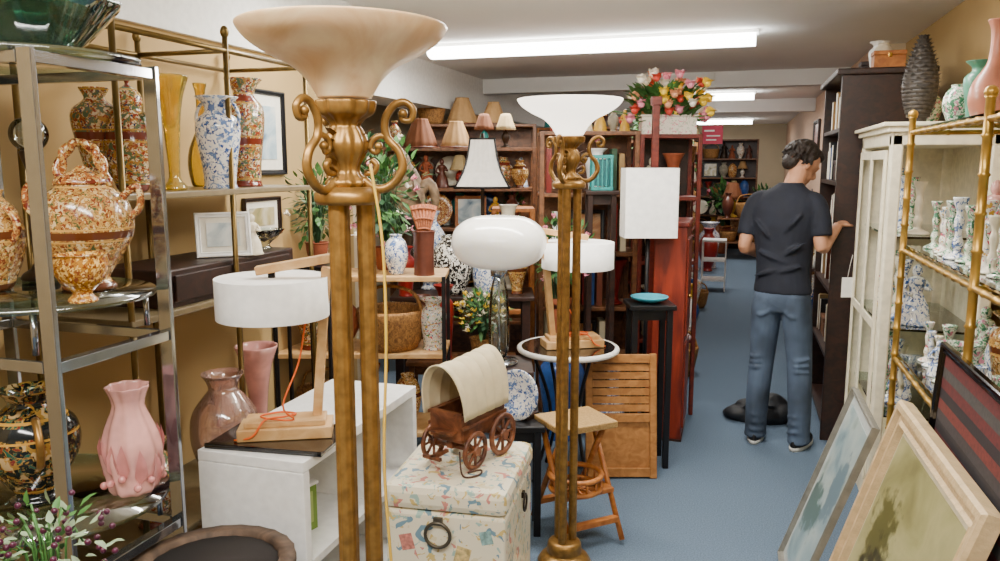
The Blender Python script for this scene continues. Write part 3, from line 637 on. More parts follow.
vase('ovoid',.27,.095,SATSU,(-1.94,1.60,1.26),'round gold patterned porcelain jar on glass shelf',hand=(.5,.8,.02,.01,SATSU2))
vase('bowl',.12,.065,PAT('gold_bead','#a8701e',['#e8bc66','#7a3a14'],110,.55,.2),(-1.555,1.53,1.26),'small gold beaded footed bowl on glass shelf',name='gold_bowl',cat='bowl')
o=thing('crystal_ball','clear crystal ball on tall turned dark stand','crystal ball',(-1.98,1.80,1.26))
MB().lathe([(.001,0),(.05,0),(.045,.02),(.015,.05),(.02,.15),(.012,.3),(.03,.375),(.001,.375)],seg=24).build('stand',DARKW,o); MB().sph((0,0,.425),.052,seg=28,rg=18).build('ball',CLEAR,o)
o=vase('urn',.31,.12,BLKGRN,(-1.82,1.58,.69),'black, green and gold urn with portrait panel',hand=(.4,.75,.025,.01,GOLD),rz=-.6)
M=Matrix.Rotation(math.radians(20),4,'Z')@Matrix.Translation((0,-.109,.165))@Matrix.Rotation(pi/2,4,'X')@Matrix.Diagonal((.75,1,1,1))
MB().lathe([(.001,0),(.05,0),(.056,.004),(.052,.012),(.046,.012),(.001,.013)],seg=28,n=1,M=M).build('portrait_panel',PAINT('portrait_paint',['#8c3a22','#d8b078','#efe0c0','#5a7a5a'],30),o)
o=thing('rose_vase','pink frosted vase with moulded leaves and ruffled rim','vase',(-1.60,1.70,.69))
MB().lathe([(.001,0),(.055,0),(.068,.05),(.078,.12),(.062,.19),(.04,.25),(.055,.30),(.05,.295),(.036,.25),(.001,.22)],seg=56,rib=.06,ribn=9,tw=10).build('body',ROSE,o)
b=MB()
for k in range(12):
    a=k*2.4; b.leaf((.064*math.cos(a),.064*math.sin(a),.01+.02*(k%4)),(.35*math.cos(a),.35*math.sin(a),1.6),.11,.035,0,-.25)
for k in range(12):
    a=k*.5-2.2; b.sph((.076*math.cos(a),.076*math.sin(a),.03+.015*(k%3)),.011,seg=8,rg=6)
b.build('moulded_leaves',P('deep_rose','#cd8480',.2,coat=.5),o)
MB().lathe([(.001,0),(.07,0),(.08,.01),(.13,.06),(.19,.13),(.185,.135),(.12,.07),(.06,.02),(.001,.015)],seg=40,rib=.04,ribn=12).build('glass_bowl',GREENGL,loc=(-1.72,1.62,1.87),label='green glass footed bowl on the top shelf',cat='bowl')
bush('silk_flowers','sparse pale green silk sprigs with dark berries','artificial flowers',(-1.375,1.21,0),.13,95,[LEAFP,LEAFM],[BERRY,BERRY],30,pot=(.62,.08,IVORY),ls=.034,fs_=.014,zc=.80,seed=3,flat=.75,petals=0)
# ================================================================= brass shelf along left wall
BX0,BX1,BY0,BY1=-2.16,-1.78,1.93,3.0
bs=thing('brass_shelf','tall brass framed shelf against the beige wall','shelf',((BX0+BX1)/2,(BY0+BY1)/2,0)); w=(BX1-BX0)/2; d=(BY1-BY0)/2
ABR=P('aged_brass','#6f5a30',.35,.8)
for a in(-1,1):
    for c in(-1,0,1):
        b=MB(); b.cyl((a*w,c*d,0),.010,2.05); b.sph((a*w,c*d,2.065),(.016,.016,.022)); b.build('post',ABR,bs)
for z in(2.0,):
    for a in(-1,1): MB().tube([(a*w,-d,z),(a*w,d,z)],.009).build('rail',ABR,bs)
    for c in(-1,0,1): MB().tube([(-w,c*d,z),(w,c*d,z)],.009).build('rail',ABR,bs)
for z in(.36,1.12,1.51):
    MB().bx(-w-.01,w+.01,-d-.01,d+.01,z-.022,z).build('shelf_board',P('tan_shelf','#75664a',.3,noise=.1),bs,bevel=.004)
S1=1.51
def L(px,X=-1.9): return onx(px,X,S1,150)
vase('ovoid',.28,.08,IMARI,L(131),'red and blue porcelain jar with lid on brass shelf',hand=(.55,.85,.015,.008,IMARI),lid=IMARI)
vase('trumpet',.38,.06,AMBER,L(173,-1.86),'tall amber glass trumpet vase',seg=36,rib=.03,ribn=10)
vase('tall',.33,.08,BWP,L(219,-1.84),'white baluster vase with blue flowers on brass shelf',hand=(.65,.9,.012,.006,BWP))
vase('bottle',.40,.06,AMBER,L(203,-2.05),'amber glass ewer with slim neck')
vase('tall',.42,.075,IMARI,L(246,-1.9),'tall red and blue porcelain vase with ruffled rim',rib=.04,ribn=8)
vase('baluster',.33,.075,IMARI,L(98,-2.0),'red and blue porcelain vase on brass shelf')
def wallpic(px,py0,py1,X,w,label,mats,b_=.02,matte=.05):
    r,_=ray(px,py1); t=X/r.x; z0=EYE+r.z*t; Y=r.y*t; r2,_=ray(px,py0); z1=EYE+r2.z*(X/r2.x)
    M=Matrix.Translation((X,Y,z0))@Matrix.Rotation(pi/2,4,'Z')
    framed('framed_picture',label,w,z1-z0,b_,mats,M,depth=.02,matte=matte)
wallpic(264,90,175,-2.195,.36,'black framed print with white mat on the beige wall',[BLACK,PICS[2],PAPER],.025,.05)
dz=1.12
o=thing('dark_chest','dark wooden chest with a wide drawer on shelf','chest',(-1.95,2.50,dz))
MB().box((0,0,.065),(.3,.78,.13)).build('body',DARKW,o,bevel=.006); MB().box((.155,0,.065),(.012,.7,.09)).build('drawer',DARKW,o,bevel=.003); MB().sph((.17,0,.065),.012).build('knob',BRASS,o)
z2=dz+.1305
p=onx(224,-1.86,z2,240); M=Matrix.Translation(p)@Matrix.Rotation(YAW+.45,4,'Z')@Matrix.Rotation(math.radians(-12),4,'X')
framed('photo_frame','white photo frame with pale portrait print',.2,.17,.02,[WHITE,PAINT('pale_print',['#8c9aa0','#c9cfca','#e6e3da'],12),PAPER],M,depth=.015,matte=.02,cat='photo frame')
p=onx(243,-1.83,z2,240); item('figurine',.16,(p.x+.02,p.y+.03,z2),'beside the white photo frame',None,rz=.6,pal=[(IVORY,'ivory glazed')])
MB().lathe([(.001,0),(.03,0),(.02,.02),(.05,.05),(.075,.08),(.07,.08),(.04,.05),(.001,.03)],seg=36,rib=.1,ribn=12).build('crystal_bowl',CLEAR,loc=(-1.88,2.80,z2),label='cut crystal bowl on dark chest',cat='bowl')
wallpic(262,197,236,-2.195,.3,'dark framed print behind the ornaments',[DARKW,PICS[0],PAPER],.02,.03)
bush('ivy_plant','trailing green ivy with small leaves','artificial plant',(-1.82,3.12,1.151),.13,150,[LEAFM,LEAFD],[],0,pot=(.1,.05,TERRA),ls=.05,zc=.30,seed=5,flat=1.2)
shelving('plant_stand','slim black plant stand against the wall',-1.93,-1.71,3.02,3.23,[1.15],BLACK,post=.015)
vase('urn',.47,.125,PINKP,(-1.81,2.39,.361),'large translucent pink glass vase on low shelf',seg=36)
vase('trumpet',.50,.085,ROSE,(-1.86,2.68,.361),'tall rose vase with flared rim on low shelf')
vase('urn',.3,.1,IMARI,(-1.9,2.10,.361),'red patterned porcelain vase on low shelf')
# wood rack
RD=3.97
p=atz(366,RD,0,350)
shelving('metal_rack','black metal rack with light wood shelves',-.43,.43,-.17,.17,[.25,.66,1.05],BLACK,post=.02,rz=YAW,loc=(p.x,p.y,0),smat=LWOOD)
def loc_on(px,d,z): return atz(px,d,z,250)
bv=loc_on(424,RD-.1,1.051)
vase('cyl',.22,.06,BROWNC,bv,'brown ceramic vase holding a wicker fan',name='brown_vase')
p=bv.copy(); p.z+=.123
b=MB()
for k in range(7):
    a=(k-3)*.1; b.tube([(0,0,0),(.2*math.sin(a),0,.2*math.cos(a)+.03)],[.006,.012],seg=6)
for q in(.09,.14,.19): b.tube([(q*math.sin(a_),-.008,q*math.cos(a_)+.02) for a_ in [(-.33+.066*i) for i in range(11)]],.006,seg=6)
b.build('wicker_fan',P('red_wicker','#8f4f2c',.7,noise=.4,nscale=90),loc=p,rz=YAW,label='small woven fan standing in the brown vase',cat='fan')
vase('ovoid',.20,.06,BWP,loc_on(396,RD-.08,1.051),'blue and white ginger jar on wood shelf',name='ginger_jar',cat='jar')
bush('silk_arrangement','tall green silk foliage with pink blossoms','artificial flowers',loc_on(384,RD+.1,1.051),.22,340,[LEAFM,LEAFD],[PINKF,WHTF],16,pot=(.12,.055,TERRA),ls=.065,fs_=.018,zc=.40,flat=1.3,seed=8)
bush('silk_arrangement','green silk foliage with pale blossoms','artificial flowers',loc_on(318,RD+.02,1.051),.14,130,[LEAFM,LEAFP],[WHTF],12,pot=(.12,.05,IVORY),ls=.055,fs_=.016,zc=.28,flat=1.1,seed=9)
item('basket',.32,loc_on(390,RD-.02,.661),'on the rack shelf',None)
vase('urn',.28,.09,TERRA,loc_on(340,RD-.05,.661),'terracotta urn on the rack shelf')
vase('baluster',.32,.09,IMARI,loc_on(308,RD-.05,.661),'red patterned vase on the rack shelf')
vase('tall',.26,.07,FLORALW,loc_on(432,RD-.05,.661),'white floral vase on the rack shelf')
fill(atz(292,RD,0),atz(438,RD,0),.251,.25,.33,['vase','basket','vase'],'on the rack bottom shelf','ornaments on the metal rack')
# ================================================================= centre tables
def table(px,d,w,dep,z,label,top,leg,rz=YAW,name='side_table',lt=.03,tt=.025):
    p=atz(px,d,0,350); o=thing(name,label,'table',(p.x,p.y,0),rz)
    MB().box((0,0,z-tt/2),(w,dep,tt)).build('table_top',top,o,bevel=.004)
    for a in(-1,1):
        for c in(-1,1): MB().box((a*(w/2-lt),c*(dep/2-lt),(z-tt)/2),(lt,lt,z-tt-.001)).build('leg',leg,o,bevel=.002)
    MB().box((0,0,z-tt-.03),(w-2*lt-.03,dep-2*lt-.03,.058)).build('apron',leg,o)
    return o,p
p=atz(568,3.85,0,350); RT=thing('round_table','round black glass table with white rim','table',(p.x,p.y,0)); z=.69
MB().cyl((0,0,z-.012),.235,.012,seg=48).build('glass_top',BLACKG,RT)
b=MB(); b.tube([(.245*math.cos(2*pi*k/40),.245*math.sin(2*pi*k/40),z-.012) for k in range(40)],.014,closed=True,seg=10); b.build('rim',WHITEM,RT)
for k in range(4):
    a=pi/4+k*pi/2; b=MB(); b.tube([(.2*math.cos(a),.2*math.sin(a),z-.02),(.1*math.cos(a),.1*math.sin(a),.35),(.2*math.cos(a),.2*math.sin(a),.008)],.009,n=6,seg=8); b.build('leg',BLACK,RT)
def woodlamp2(loc,rz,label):   # mirrored twin: upright stands at the shade's other side
    o=woodlamp(loc,rz,label); 
    for ch in o.children: ch.scale.x=-1
    return o
woodlamp2((p.x+.02,p.y,z+.001),YAW+.2,'pine arm table lamp with white drum shade on round table')
o_,p=table(499,3.62,.32,.32,.66,'dark square side table',DARKW,DARKW)
gl=thing('globe_lamp','white oval glass globe lamp on clear stem','table lamp',(p.x,p.y,.661))
MB().lathe([(.001,0),(.09,0),(.09,.015),(.02,.025),(.001,.025)],seg=32,n=1).build('base',CHROME,gl)
MB().lathe([(.02,.025),(.045,.06),(.05,.2),(.04,.35),(.02,.43)],seg=28).build('glass_stem',CLEAR,gl)
b=MB(); b.cyl((0,0,.026),.006,.42); b.cyl((0,0,.42),.04,.045); b.build('neck',CHROME,gl)
MB().lathe([(.001,.455),(.1,.46),(.185,.495),(.222,.57),(.2,.645),(.12,.695),(.001,.70)],seg=48,n=4).build('globe_shade',P('opal_glass','#f6f2e8',.15,em=.25,coat=.4),gl)
o_,p=table(520,3.27,.21,.21,.5,'small black side table',BLACK,BLACK)
item('plate',.22,(p.x,p.y,.501),'on the black side table',None,rz=YAW-.6,pal=[(BWP,'blue and white porcelain')])
# wooden folding stool
p=on(566,548,0)+Vector((-.0,.16,0)); st=thing('folding_stool','honey wood folding step stool with woven seat','stool',(p.x,p.y,0),YAW+.45)
MB().box((0,0,.505),(.28,.24,.03)).build('seat',WOOD('seat_rattan','#94733f','#b9955f',scale=20),st,bevel=.006)
for a in(-1,1):
    b=MB(); M=Matrix.Translation((a*.125,0,0)); b.tube([(0,.07,.49),(0,-.19,.018)],.017,seg=4,M=M,sq=(1.1,.8)); b.build('leg',OAK,st)
    b=MB(); M=Matrix.Translation((a*.10,0,0)); b.tube([(0,-.07,.49),(0,.19,.018)],.017,seg=4,M=M,sq=(1.1,.8)); b.build('leg',OAK,st)
MB().box((0,-.15,.1),(.25,.03,.025)).build('stretcher',OAK,st,bevel=.003); MB().box((0,.15,.1),(.2,.03,.025)).build('stretcher',OAK,st,bevel=.003); MB().box((0,-.085,.22),(.24,.09,.02)).build('step',OAK,st,bevel=.003)
rb=MB(); rb.tube([(.105*math.cos(2*pi*k/28),.105*math.sin(2*pi*k/28),.012) for k in range(28)],.012,closed=True,seg=8); rb.tube([(.11*math.cos(2*pi*k/28),.11*math.sin(2*pi*k/28),.07) for k in range(28)],.012,closed=True,seg=8)
for k in range(14):
    a=2*pi*k/14; rb.tube([(.105*math.cos(a),.105*math.sin(a),.012),(.11*math.cos(a),.11*math.sin(a),.07)],.005,seg=6)
for k in range(6):
    a=k*pi/6; rb.tube([(.1*math.cos(a),.1*math.sin(a),.012),(-.1*math.cos(a),-.1*math.sin(a),.012)],.005,seg=6)
rb.build('rattan_tray',OAK,loc=(p.x+.02,p.y-.08,.2305),rz=0,label='round open rattan tray on the stool step',cat='tray')
# slatted folded chair panel
p=on(621,478,0); o=thing('slatted_panel','honey wood folded slatted chair leaning back','folded chair',(p.x,p.y,0),YAW)
M=Matrix.Rotation(math.radians(-9),4,'X'); HON=WOOD('honey_flat','#95602c','#b57c42')
b=MB(); 
for a in(-1,1): b.box((a*.165,0,.32),(.035,.03,.64),M=M)
for z in(.03,.31,.615): b.box((0,0,z),(.295,.028,.045),M=M)
b.build('frame',HON,o,bevel=.003)
b=MB()
b.box((0,.006,.17),(.295,.008,.235),M=M)
for i in range(6): b.box((0,.002,.36+i*.042),(.295,.010,.036),M=M)
b.build('slats',HON,o)
o_,p=table(648,4.05,.24,.24,.88,'tall slim black side table',BLACK,BLACK)
b=MB(); b.lathe([(.001,0),(.05,0),(.09,.018),(.1,.03),(.096,.032),(.05,.008),(.001,.008)],seg=36,n=1); b.build('blue_plate',P('turquoise_glaze','#3fa0b5',.2,noise=.2,nscale=8),loc=(p.x,p.y,.881),label='turquoise glazed plate on the black table',cat='plate')
RC=thing('red_cabinet','narrow tall red painted wooden cabinet beside the aisle','cabinet',(-.36,4.66,0)); RM=WOOD('red_lacquer','#5c180c','#8f3016',axis=(1,1,1))
MB().box((0,0,.63),(.18,.38,1.24)).build('body',RM,RC,bevel=.005); MB().box((0,0,1.265),(.2,.4,.03)).build('top',RM,RC,bevel=.006); MB().box((.095,0,.9),(.012,.3,.56)).build('door',RM,RC,bevel=.003); MB().box((.095,0,.32),(.012,.3,.5)).build('door',RM,RC,bevel=.003)
MB().sph((.11,-.11,.85),.012).build('knob',BRASS,RC); MB().box((0,0,.006),(.19,.39,.012)).build('plinth',DARKW,RC)
p=atz(649,4.32,0,200)
sl=thing('rectangular_lamp','white rectangular shade floor lamp with black pole','floor lamp',(p.x,p.y,.001),YAW)
MB().box((0,0,.02),(.14,.14,.04)).build('base',BLACK,sl,bevel=.004)
zlo=at(649,237,4.32).z; zhi=at(649,168,4.32).z
MB().cyl((0,0,.04),.012,zhi-.06).build('pole',BLACK,sl)
b=MB(); W_=.145
b.bx(-W_,W_,-W_*.6,-W_*.6+.004,zlo,zhi).bx(-W_,W_,W_*.6-.004,W_*.6,zlo,zhi).bx(-W_,-W_+.004,-W_*.6,W_*.6,zlo,zhi).bx(W_-.004,W_,-W_*.6,W_*.6,zlo,zhi).bx(-W_,W_,-W_*.6,W_*.6,zhi-.004,zhi); b.build('box_shade',SHADEW,sl)
zz=.801
LT,p=table(464,4.86,.88,.4,.8,'long dark wooden display table',DARKW,DARKW,name='display_table',lt=.05)
vase('ovoid',.36,.13,FRET,loc_on(452,4.8,zz),'large porcelain jar with black fretwork pattern',name='ginger_jar',cat='jar')
vase('urn',.5,.11,BWP,loc_on(430,4.98,zz),'tall blue and white porcelain urn')
vase('jar',.28,.09,BWP,loc_on(487,4.76,zz),'white lidded jar with blue flowers',name='lidded_jar',cat='jar')
vase('tall',.3,.06,REDC,loc_on(405,4.72,zz),'dark red ceramic vase')
vase('baluster',.26,.07,SATSU,loc_on(517,4.8,zz),'gold patterned porcelain vase on display table')
vase('urn',.54,.10,IVORY,loc_on(508,4.98,zz),'tall ivory urn on display table')
o_,p=table(462,4.38,.62,.24,.5,'low walnut bench holding ceramics',MIDW,MIDW,name='bench')
vase('tall',.42,.06,REDC,loc_on(443,4.36,.501),'tall red ceramic vase on bench')
vase('tall',.36,.055,BROWNC,loc_on(421,4.36,.501),'dark brown ceramic vase on bench')
bush('yellow_flowers','yellow silk daisies with green leaves in a basket','artificial flowers',loc_on(482,4.36,.501),.15,190,[LEAFM,LEAFD],[YELF,WHTF],36,pot=(.12,.07,BASK),ls=.05,fs_=.014,zc=.27,flat=.8,seed=12)
fill(atz(535,4.45,0),atz(640,4.45,0),.001,.35,.6,['vase','basket','vase'],'standing on the carpet','floor urns behind the round table',jit=0,gap=.03)
bush('silk_arrangement','green trailing silk foliage in tall terracotta pot','artificial flowers',atz(560,4.64,.0,250)+Vector((0,0,.001)),.18,240,[LEAFM,LEAFD],[PINKF],10,pot=(.8,.07,TERRA),ls=.06,fs_=.016,zc=1.06,flat=1.2,seed=31)
p=atz(477,4.93,zz,170); sq=thing('table_lamp','dark urn table lamp with white square pleated shade trimmed black','table lamp',(p.x+.03,p.y+.02,zz),YAW)
zlo=at(477,187,4.93).z-zz; zhi=at(477,139,4.93).z-zz
MB().lathe([(.001,0),(.045,0),(.04,.04),(.05,.2),(.055,.35),(.02,.45),(.012,.48),(.012,zhi),(.001,zhi)],seg=24).build('base',BRONZE,sq)
def sqring(r,z_,n=12,pl=.0):
    out=[]
    cs=[(-1,-1),(1,-1),(1,1),(-1,1)]
    for k in range(4):
        a_,b_=cs[k],cs[(k+1)%4]
        for i in range(n):
            t=i/n; x=a_[0]+(b_[0]-a_[0])*t; y=a_[1]+(b_[1]-a_[1])*t; m_=1+pl*(1 if i%2 else -1); out.append((x*r*m_,y*r*m_,z_))
    return out
b=MB(); lv=[(.165,zlo),(.118,zlo+(zhi-zlo)*.3),(.09,zlo+(zhi-zlo)*.62),(.075,zhi)]; vs=[]
for r_,z_ in lv: vs+=sqring(r_,z_,12,.018)
fs=[(i*48+k,i*48+(k+1)%48,(i+1)*48+(k+1)%48,(i+1)*48+k) for i in range(3) for k in range(48)]+[tuple(range(144,192))]
b.add(vs,fs); b.build('shade',P('grey_white_shade','#dcd6ce',.8),sq)
b=MB(); cs=[(-1,-1),(1,-1),(1,1),(-1,1)]
for k in range(4):
    c_=cs[k]; c2=cs[(k+1)%4]
    b.tube([(c_[0]*.167,c_[1]*.167,zlo),(c2[0]*.167,c2[1]*.167,zlo)],.008,seg=6); b.tube([(c_[0]*.077,c_[1]*.077,zhi),(c2[0]*.077,c2[1]*.077,zhi)],.006,seg=6)
    b.tube([(c_[0]*r_*1.01,c_[1]*r_*1.01,z_) for r_,z_ in lv],.006,seg=6,n=2)
b.build('shade_trim',BLACK,sq)
p=loc_on(408,5.0,zz)
b=MB(); b.lathe([(.001,0),(.08,0),(.07,.05),(.06,.4),(.085,.45),(.001,.46)],seg=20); b.build('pedestal',BRONZE,loc=p,label='dark bronze pedestal on the display table',cat='pedestal')
p.z+=.461
b=MB(); b.loft([(0,0,0,.06,.05),(0,0,.07,.09,.075),(0,0,.19,.105,.085),(0,0,.28,.075,.06),(-.025,0,.34,.055,.05),(-.035,0,.39,.05,.042),(-.035,0,.43,.01,.01)]); b.tube([(-.07,0,.38),(-.11,0,.37),(-.12,0,.345)],[.018,.012,.003],n=2); b.tube([(.07,0,.15),(.14,0,.22),(.18,0,.12),(.16,0,.0)],[.045,.035,.03,.01],n=3); b.leaf((.05,-.07,.25),(.4,-.2,-1),.2,.1); b.leaf((.05,.07,.25),(.4,.2,-1),.2,.1)
b.build('bird_statue',P('carved_bird','#7a634a',.6,noise=.4),loc=p,rz=YAW,label='carved brown bird statue on a pedestal',cat='statue')
def bigshelf(px0,px1,d,zs,dep,label,mat,where,grp,h0,h1,kinds,back='y',smin=None,pal=None,two=False,topk=None,toph=None):
    a=atz(px0,d,0,200); c=atz(px1,d,0,200); m=(a+c)/2; w=(c-a).length; rz=math.atan2((c-a).y,(c-a).x)
    shelving('display_shelf',label,-w/2,w/2,-dep/2,dep/2,zs,mat,post=.03,rz=rz,loc=(m.x,m.y,0),back=back,bm=MIDW)
    u=(c-a).normalized(); nn=Vector((-u.y,u.x,0))
    for i,z in enumerate(zs):
        gap=(zs[i+1]-z-.04) if i+1<len(zs) else .35
        tp=i+1==len(zs)
        ks=topk if (topk and tp) else kinds
        hh=(toph if (toph and tp) else (min(h0,gap*.75),min(h1,gap*.97)))
        fill(a+u*.04-nn*(.09 if two else .04),c-u*.04-nn*(.09 if two else .04),z+.001,hh[0],hh[1],ks,where,grp,rz=rz,pal=pal,jit=.01,gap=.002)
        if two and not tp: fill(a+u*.06+nn*.09,c-u*.04+nn*.09,z+.001,gap*.88,gap*.98,ks,where,grp,rz=rz,pal=pal,jit=.005,gap=.002)
bigshelf(385,535,6.1,[.4,.8,1.12,1.42,1.72],.42,'walnut display shelf crowded with ornaments',MIDW,'on the crowded display shelf','ornaments on the crowded display shelf',.22,.32,['vase','figurine','plate','basket','vase','frame','smalllamp','plant'],two=True,topk=['shade','smalllamp','vase','plant'],toph=(.18,.26))
bigshelf(415,535,7.6,[.5,1.0,1.5,1.97],.35,'tall brown shelf carrying lamp shades',MIDW,'on the tall brown shelf','lamp shades on the tall shelf',.2,.26,['shade','basket'])
bigshelf(538,634,5.05,[.35,.7,1.05,1.42,1.80],.36,'walnut bookshelf filled with pictures and ornaments',MIDW,'on the walnut bookshelf','ornaments on the walnut bookshelf',.24,.34,['frame','frame','vase','book','book','book','figurine','smalllamp','plate'],two=False,topk=['basket','vase','figurine'],toph=(.12,.2))
p=atz(601,4.75,0,180)
o=thing('teal_lantern','teal ceramic pierced lantern','lantern',(p.x,p.y,1.06+.0),YAW)
zl=at(601,190,4.75).z; zh=at(601,155,4.75).z; o.location.z=zl
b=MB(); H=zh-zl; b.box((0,0,.01),(.13,.13,.02)).box((0,0,H-.01),(.13,.13,.02))
for a in(-1,1):
    for c in(-1,1): b.box((a*.055,c*.055,H/2),(.015,.015,H-.04))
for a in(-1,0,1):
    b.box((a*.025,-.055,H/2),(.008,.008,H-.04)); b.box((-.055,a*.025,H/2),(.008,.008,H-.04))
b.box((0,0,H/2),(.09,.09,H-.05),1); b.build('body',[TEAL,P('teal_dark','#1c5f62',.4)],o)
st2,pp=table(601,4.75,.2,.2,zl-.001,'slim dark pedestal table under the lantern',DARKW,DARKW,name='pedestal_table'); st2.location=(p.x,p.y,0)
def tulips(p,label,n,R,seed):
    g=random.Random(seed); o=thing('tulip_arrangement',label,'artificial flowers',p,YAW)
    b=MB(); b.box((0,0,.06),(.34,.12,.12)); b.box((0,0,.115),(.36,.14,.012)); b.build('planter_box',PAT('pink_white_china','#e6dcd0',['#d88a94','#b9c0a8'],45,.6,.2),o,bevel=.004)
    st=MB(); fl=[MB() for _ in range(5)]
    for i in range(n):
        x=g.gauss(0,R*.5); x=max(-R,min(R*.55,x)); q=Vector((x,g.uniform(-.13,.1),g.uniform(.12,.36)-.16*(abs(x)/R)**2))
        st.tube([(q.x*.35,q.y*.2,.1),(q.x*.7,q.y*.6,q.z*.7+.03),q],.0035,0,5,3)
        b=fl[i%5]; s_=.028; dr=Vector((q.x*.8,q.y-.1,.5)).normalized()
        for k in range(6):
            an=k*2*pi/6; b.leaf(q,Vector((math.cos(an)*.6,math.sin(an)*.6,0))+dr*1.0,s_*2.2,s_*2.0,0,.5)
        b.sph(q+dr*s_*.6,(s_*.8,s_*.8,s_*.8),seg=8,rg=6)
    for i in range(n*3):
        x=g.uniform(-R*.8,R*.5); st.leaf((x*.6,g.uniform(-.08,.05),.1+.15*g.random()),(x*1.5,g.uniform(-.5,.2),g.uniform(.1,.7)),.11,.045,0,.3)
    st.build('stems_and_leaves',[LEAFM],o)
    for f_,m in zip(fl,(ORGF,YELF,WHTF,REDF,PINKF)): f_.build('blossoms',m,o)
p=atz(668,4.98,1.80,110)
tulips(Vector((p.x,p.y,1.781)),'full bouquet of yellow, pink and orange silk tulips',75,.42,4)
shelving('corner_shelf','narrow walnut shelf supporting the flower planter',-.18,.2,-.14,.14,[.5,1.0,1.4,1.78],REDW,post=.025,rz=YAW,loc=(p.x,p.y,0),back='y')
for z_ in(.5,1.0,1.4): fill(p+Vector((-.15,-.045,0)),p+Vector((.15,.045,0)),z_+.001,.24,.32,['vase','figurine','vase'],'on the narrow walnut shelf','ornaments on the narrow walnut shelf')
bigshelf(492,534,5.3,[.6,1.0,1.31],.3,'bamboo shelf with woven baskets',OAK,'on the bamboo shelf','baskets on the bamboo shelf',.22,.28,['basket','basket'],back=False,topk=['fanback'],toph=(.25,.26))
MB().bx(-.02,.02,-.02,.02,0,1.98).bx(-.035,.035,-.035,.035,0,.06).bx(-.03,.03,-.03,.03,1.94,1.99).build('wooden_post',REDW,loc=atz(655,4.68,0,150),rz=YAW,label='square reddish wooden display post',cat='post',bevel=.003)
# ================================================================= left side of aisle further back
for i,(ya,yb,ht) in enumerate([(5.5,6.6,1.6),(6.8,8.0,1.8),(8.3,9.6,1.6),(10,11.6,1.75)]):
    zs=[.12,.45,.78,1.1,1.38,ht]
    mt=rnd.choice([MIDW,REDW,MIDW]); X0,X1=-1.0,-.55
    shelving('aisle_shelf','wooden display shelf crowded with antiques',X0,X1,ya,yb,zs,mt,back='-x')
    for j,z in enumerate(zs):
        gp=(zs[j+1]-z-.04) if j+1<len(zs) else .4
        fill((-.66,ya+.05),(-.66,yb-.05),z+.001,min(.2,gp*.75),min(.36,gp*.95),['vase','figurine','plate','basket','smalllamp','candlestick','vase','frame','plant'],'on the aisle shelf','antiques on the aisle shelves',rz=pi/2,jit=.01)
fill((-.45,5.4),(-.45,9.4),.001,.25,.45,['vase','basket','vase','box'],'on the carpet by the shelf','floor ornaments along the aisle',jit=.0,gap=.08)
for (xa,xb,y,zt_) in [(-3.4,-2.4,7.8,1.9),(-2.2,-1.3,8.6,2.0)]:
    zs=[.4,.9,1.3,1.65,zt_]
    shelving('rear_shelf','tall rear display shelf crowded with antiques',xa,xb,y,y+.4,zs,rnd.choice([MIDW,OAK]),back='y')
    for j,z in enumerate(zs[2:]): fill((xa+.05,y+.15),(xb-.05,y+.15),z+.001,.2,.3,['vase','figurine','plate','shade','basket'],'on the rear shelf','antiques on the rear shelves')
zs=[.3,.65,1.0,1.35,1.7,2.05]; shelving('rear_shelf','tall rear display shelf crowded with antiques',-.9,.3,15.2,15.5,zs,MIDW,back='y')
for j,z in enumerate(zs[:-1]): fill((-.85,15.32),(.25,15.32),z+.001,.24,.31,['vase','figurine','plate','vase','basket','frame','smalllamp'],'on the rear shelf','antiques on the rear shelves')
shelving('rear_table','rear walnut table covered with ornaments',-.35,.5,13.6,14.1,[.3,.7],MIDW,cat='table')
for yy in(13.72,13.96): fill((-.3,yy),(.45,yy),.701,.3,.6,['vase','figurine','plate','basket','smalllamp'],'on the rear walnut table','antiques on the rear table')
fill((-.3,13.8),(.45,13.8),.301,.25,.34,['vase','basket'],'on the rear walnut table','antiques on the rear table')
bush('potted_plant','leafy green potted plant at the end of the aisle','potted plant',(-.28,14.6,0),.26,160,[LEAFM,LEAFD],[PINKF],10,pot=(.5,.15,TERRA),ls=.14,fs_=.03,zc=1.0,seed=20)
bush('potted_plant','leafy green potted plant at the end of the aisle','potted plant',(.4,14.6,0),.25,160,[LEAFM,LEAFD],[],0,pot=(.5,.15,IVORY),ls=.12,zc=.95,seed=21)
fill((-.42,11.9),(-.42,13.3),.001,.4,.8,['vase','basket','vase'],'on the carpet near the rear table','floor ornaments at the rear',jit=0,gap=.03)
fill((.75,9.3),(.75,13.4),.001,.5,.9,['vase','basket','vase','vase'],'on the carpet by the rear wall','floor ornaments at the rear',jit=0,gap=.06)
shelving('white_rack','small white metal display rack at the aisle side',-.15,.15,-.15,.15,[.15,.4,.65],WHITE,post=.015,loc=(-.28,10.3,0)) 
M=Matrix.Translation((.945,11.2,1.55))@Matrix.Rotation(-pi/2,4,'Z'); framed('framed_picture','dark framed picture on the rear wall',.75,.62,.05,[DARKW,PICS[3]],M)
M=Matrix.Translation((.945,9.6,1.5))@Matrix.Rotation(-pi/2,4,'Z'); framed('framed_picture','gold framed picture on the rear wall',.7,.5,.05,[GOLD,PICS[1]],M)
shelving('aisle_shelf','dark shelf along the rear wall',.6,.93,7.2,9.0,[.3,.7,1.05],DARKW,back='x')
for z in(.3,.7,1.05): fill((.7,7.25),(.7,8.95),z+.001,.2,.3,['vase','box','plate','figurine'],'on the rear wall shelf','antiques on the rear wall shelf',rz=-pi/2)
b=MB(); b.box((0,0,.1),(.2,.012,.18)); b.box((-.03,-.0065,.14),(.1,.002,.016),1).box((.01,-.0065,.09),(.13,.002,.012),1).box((-.01,-.0065,.05),(.1,.002,.012),1)
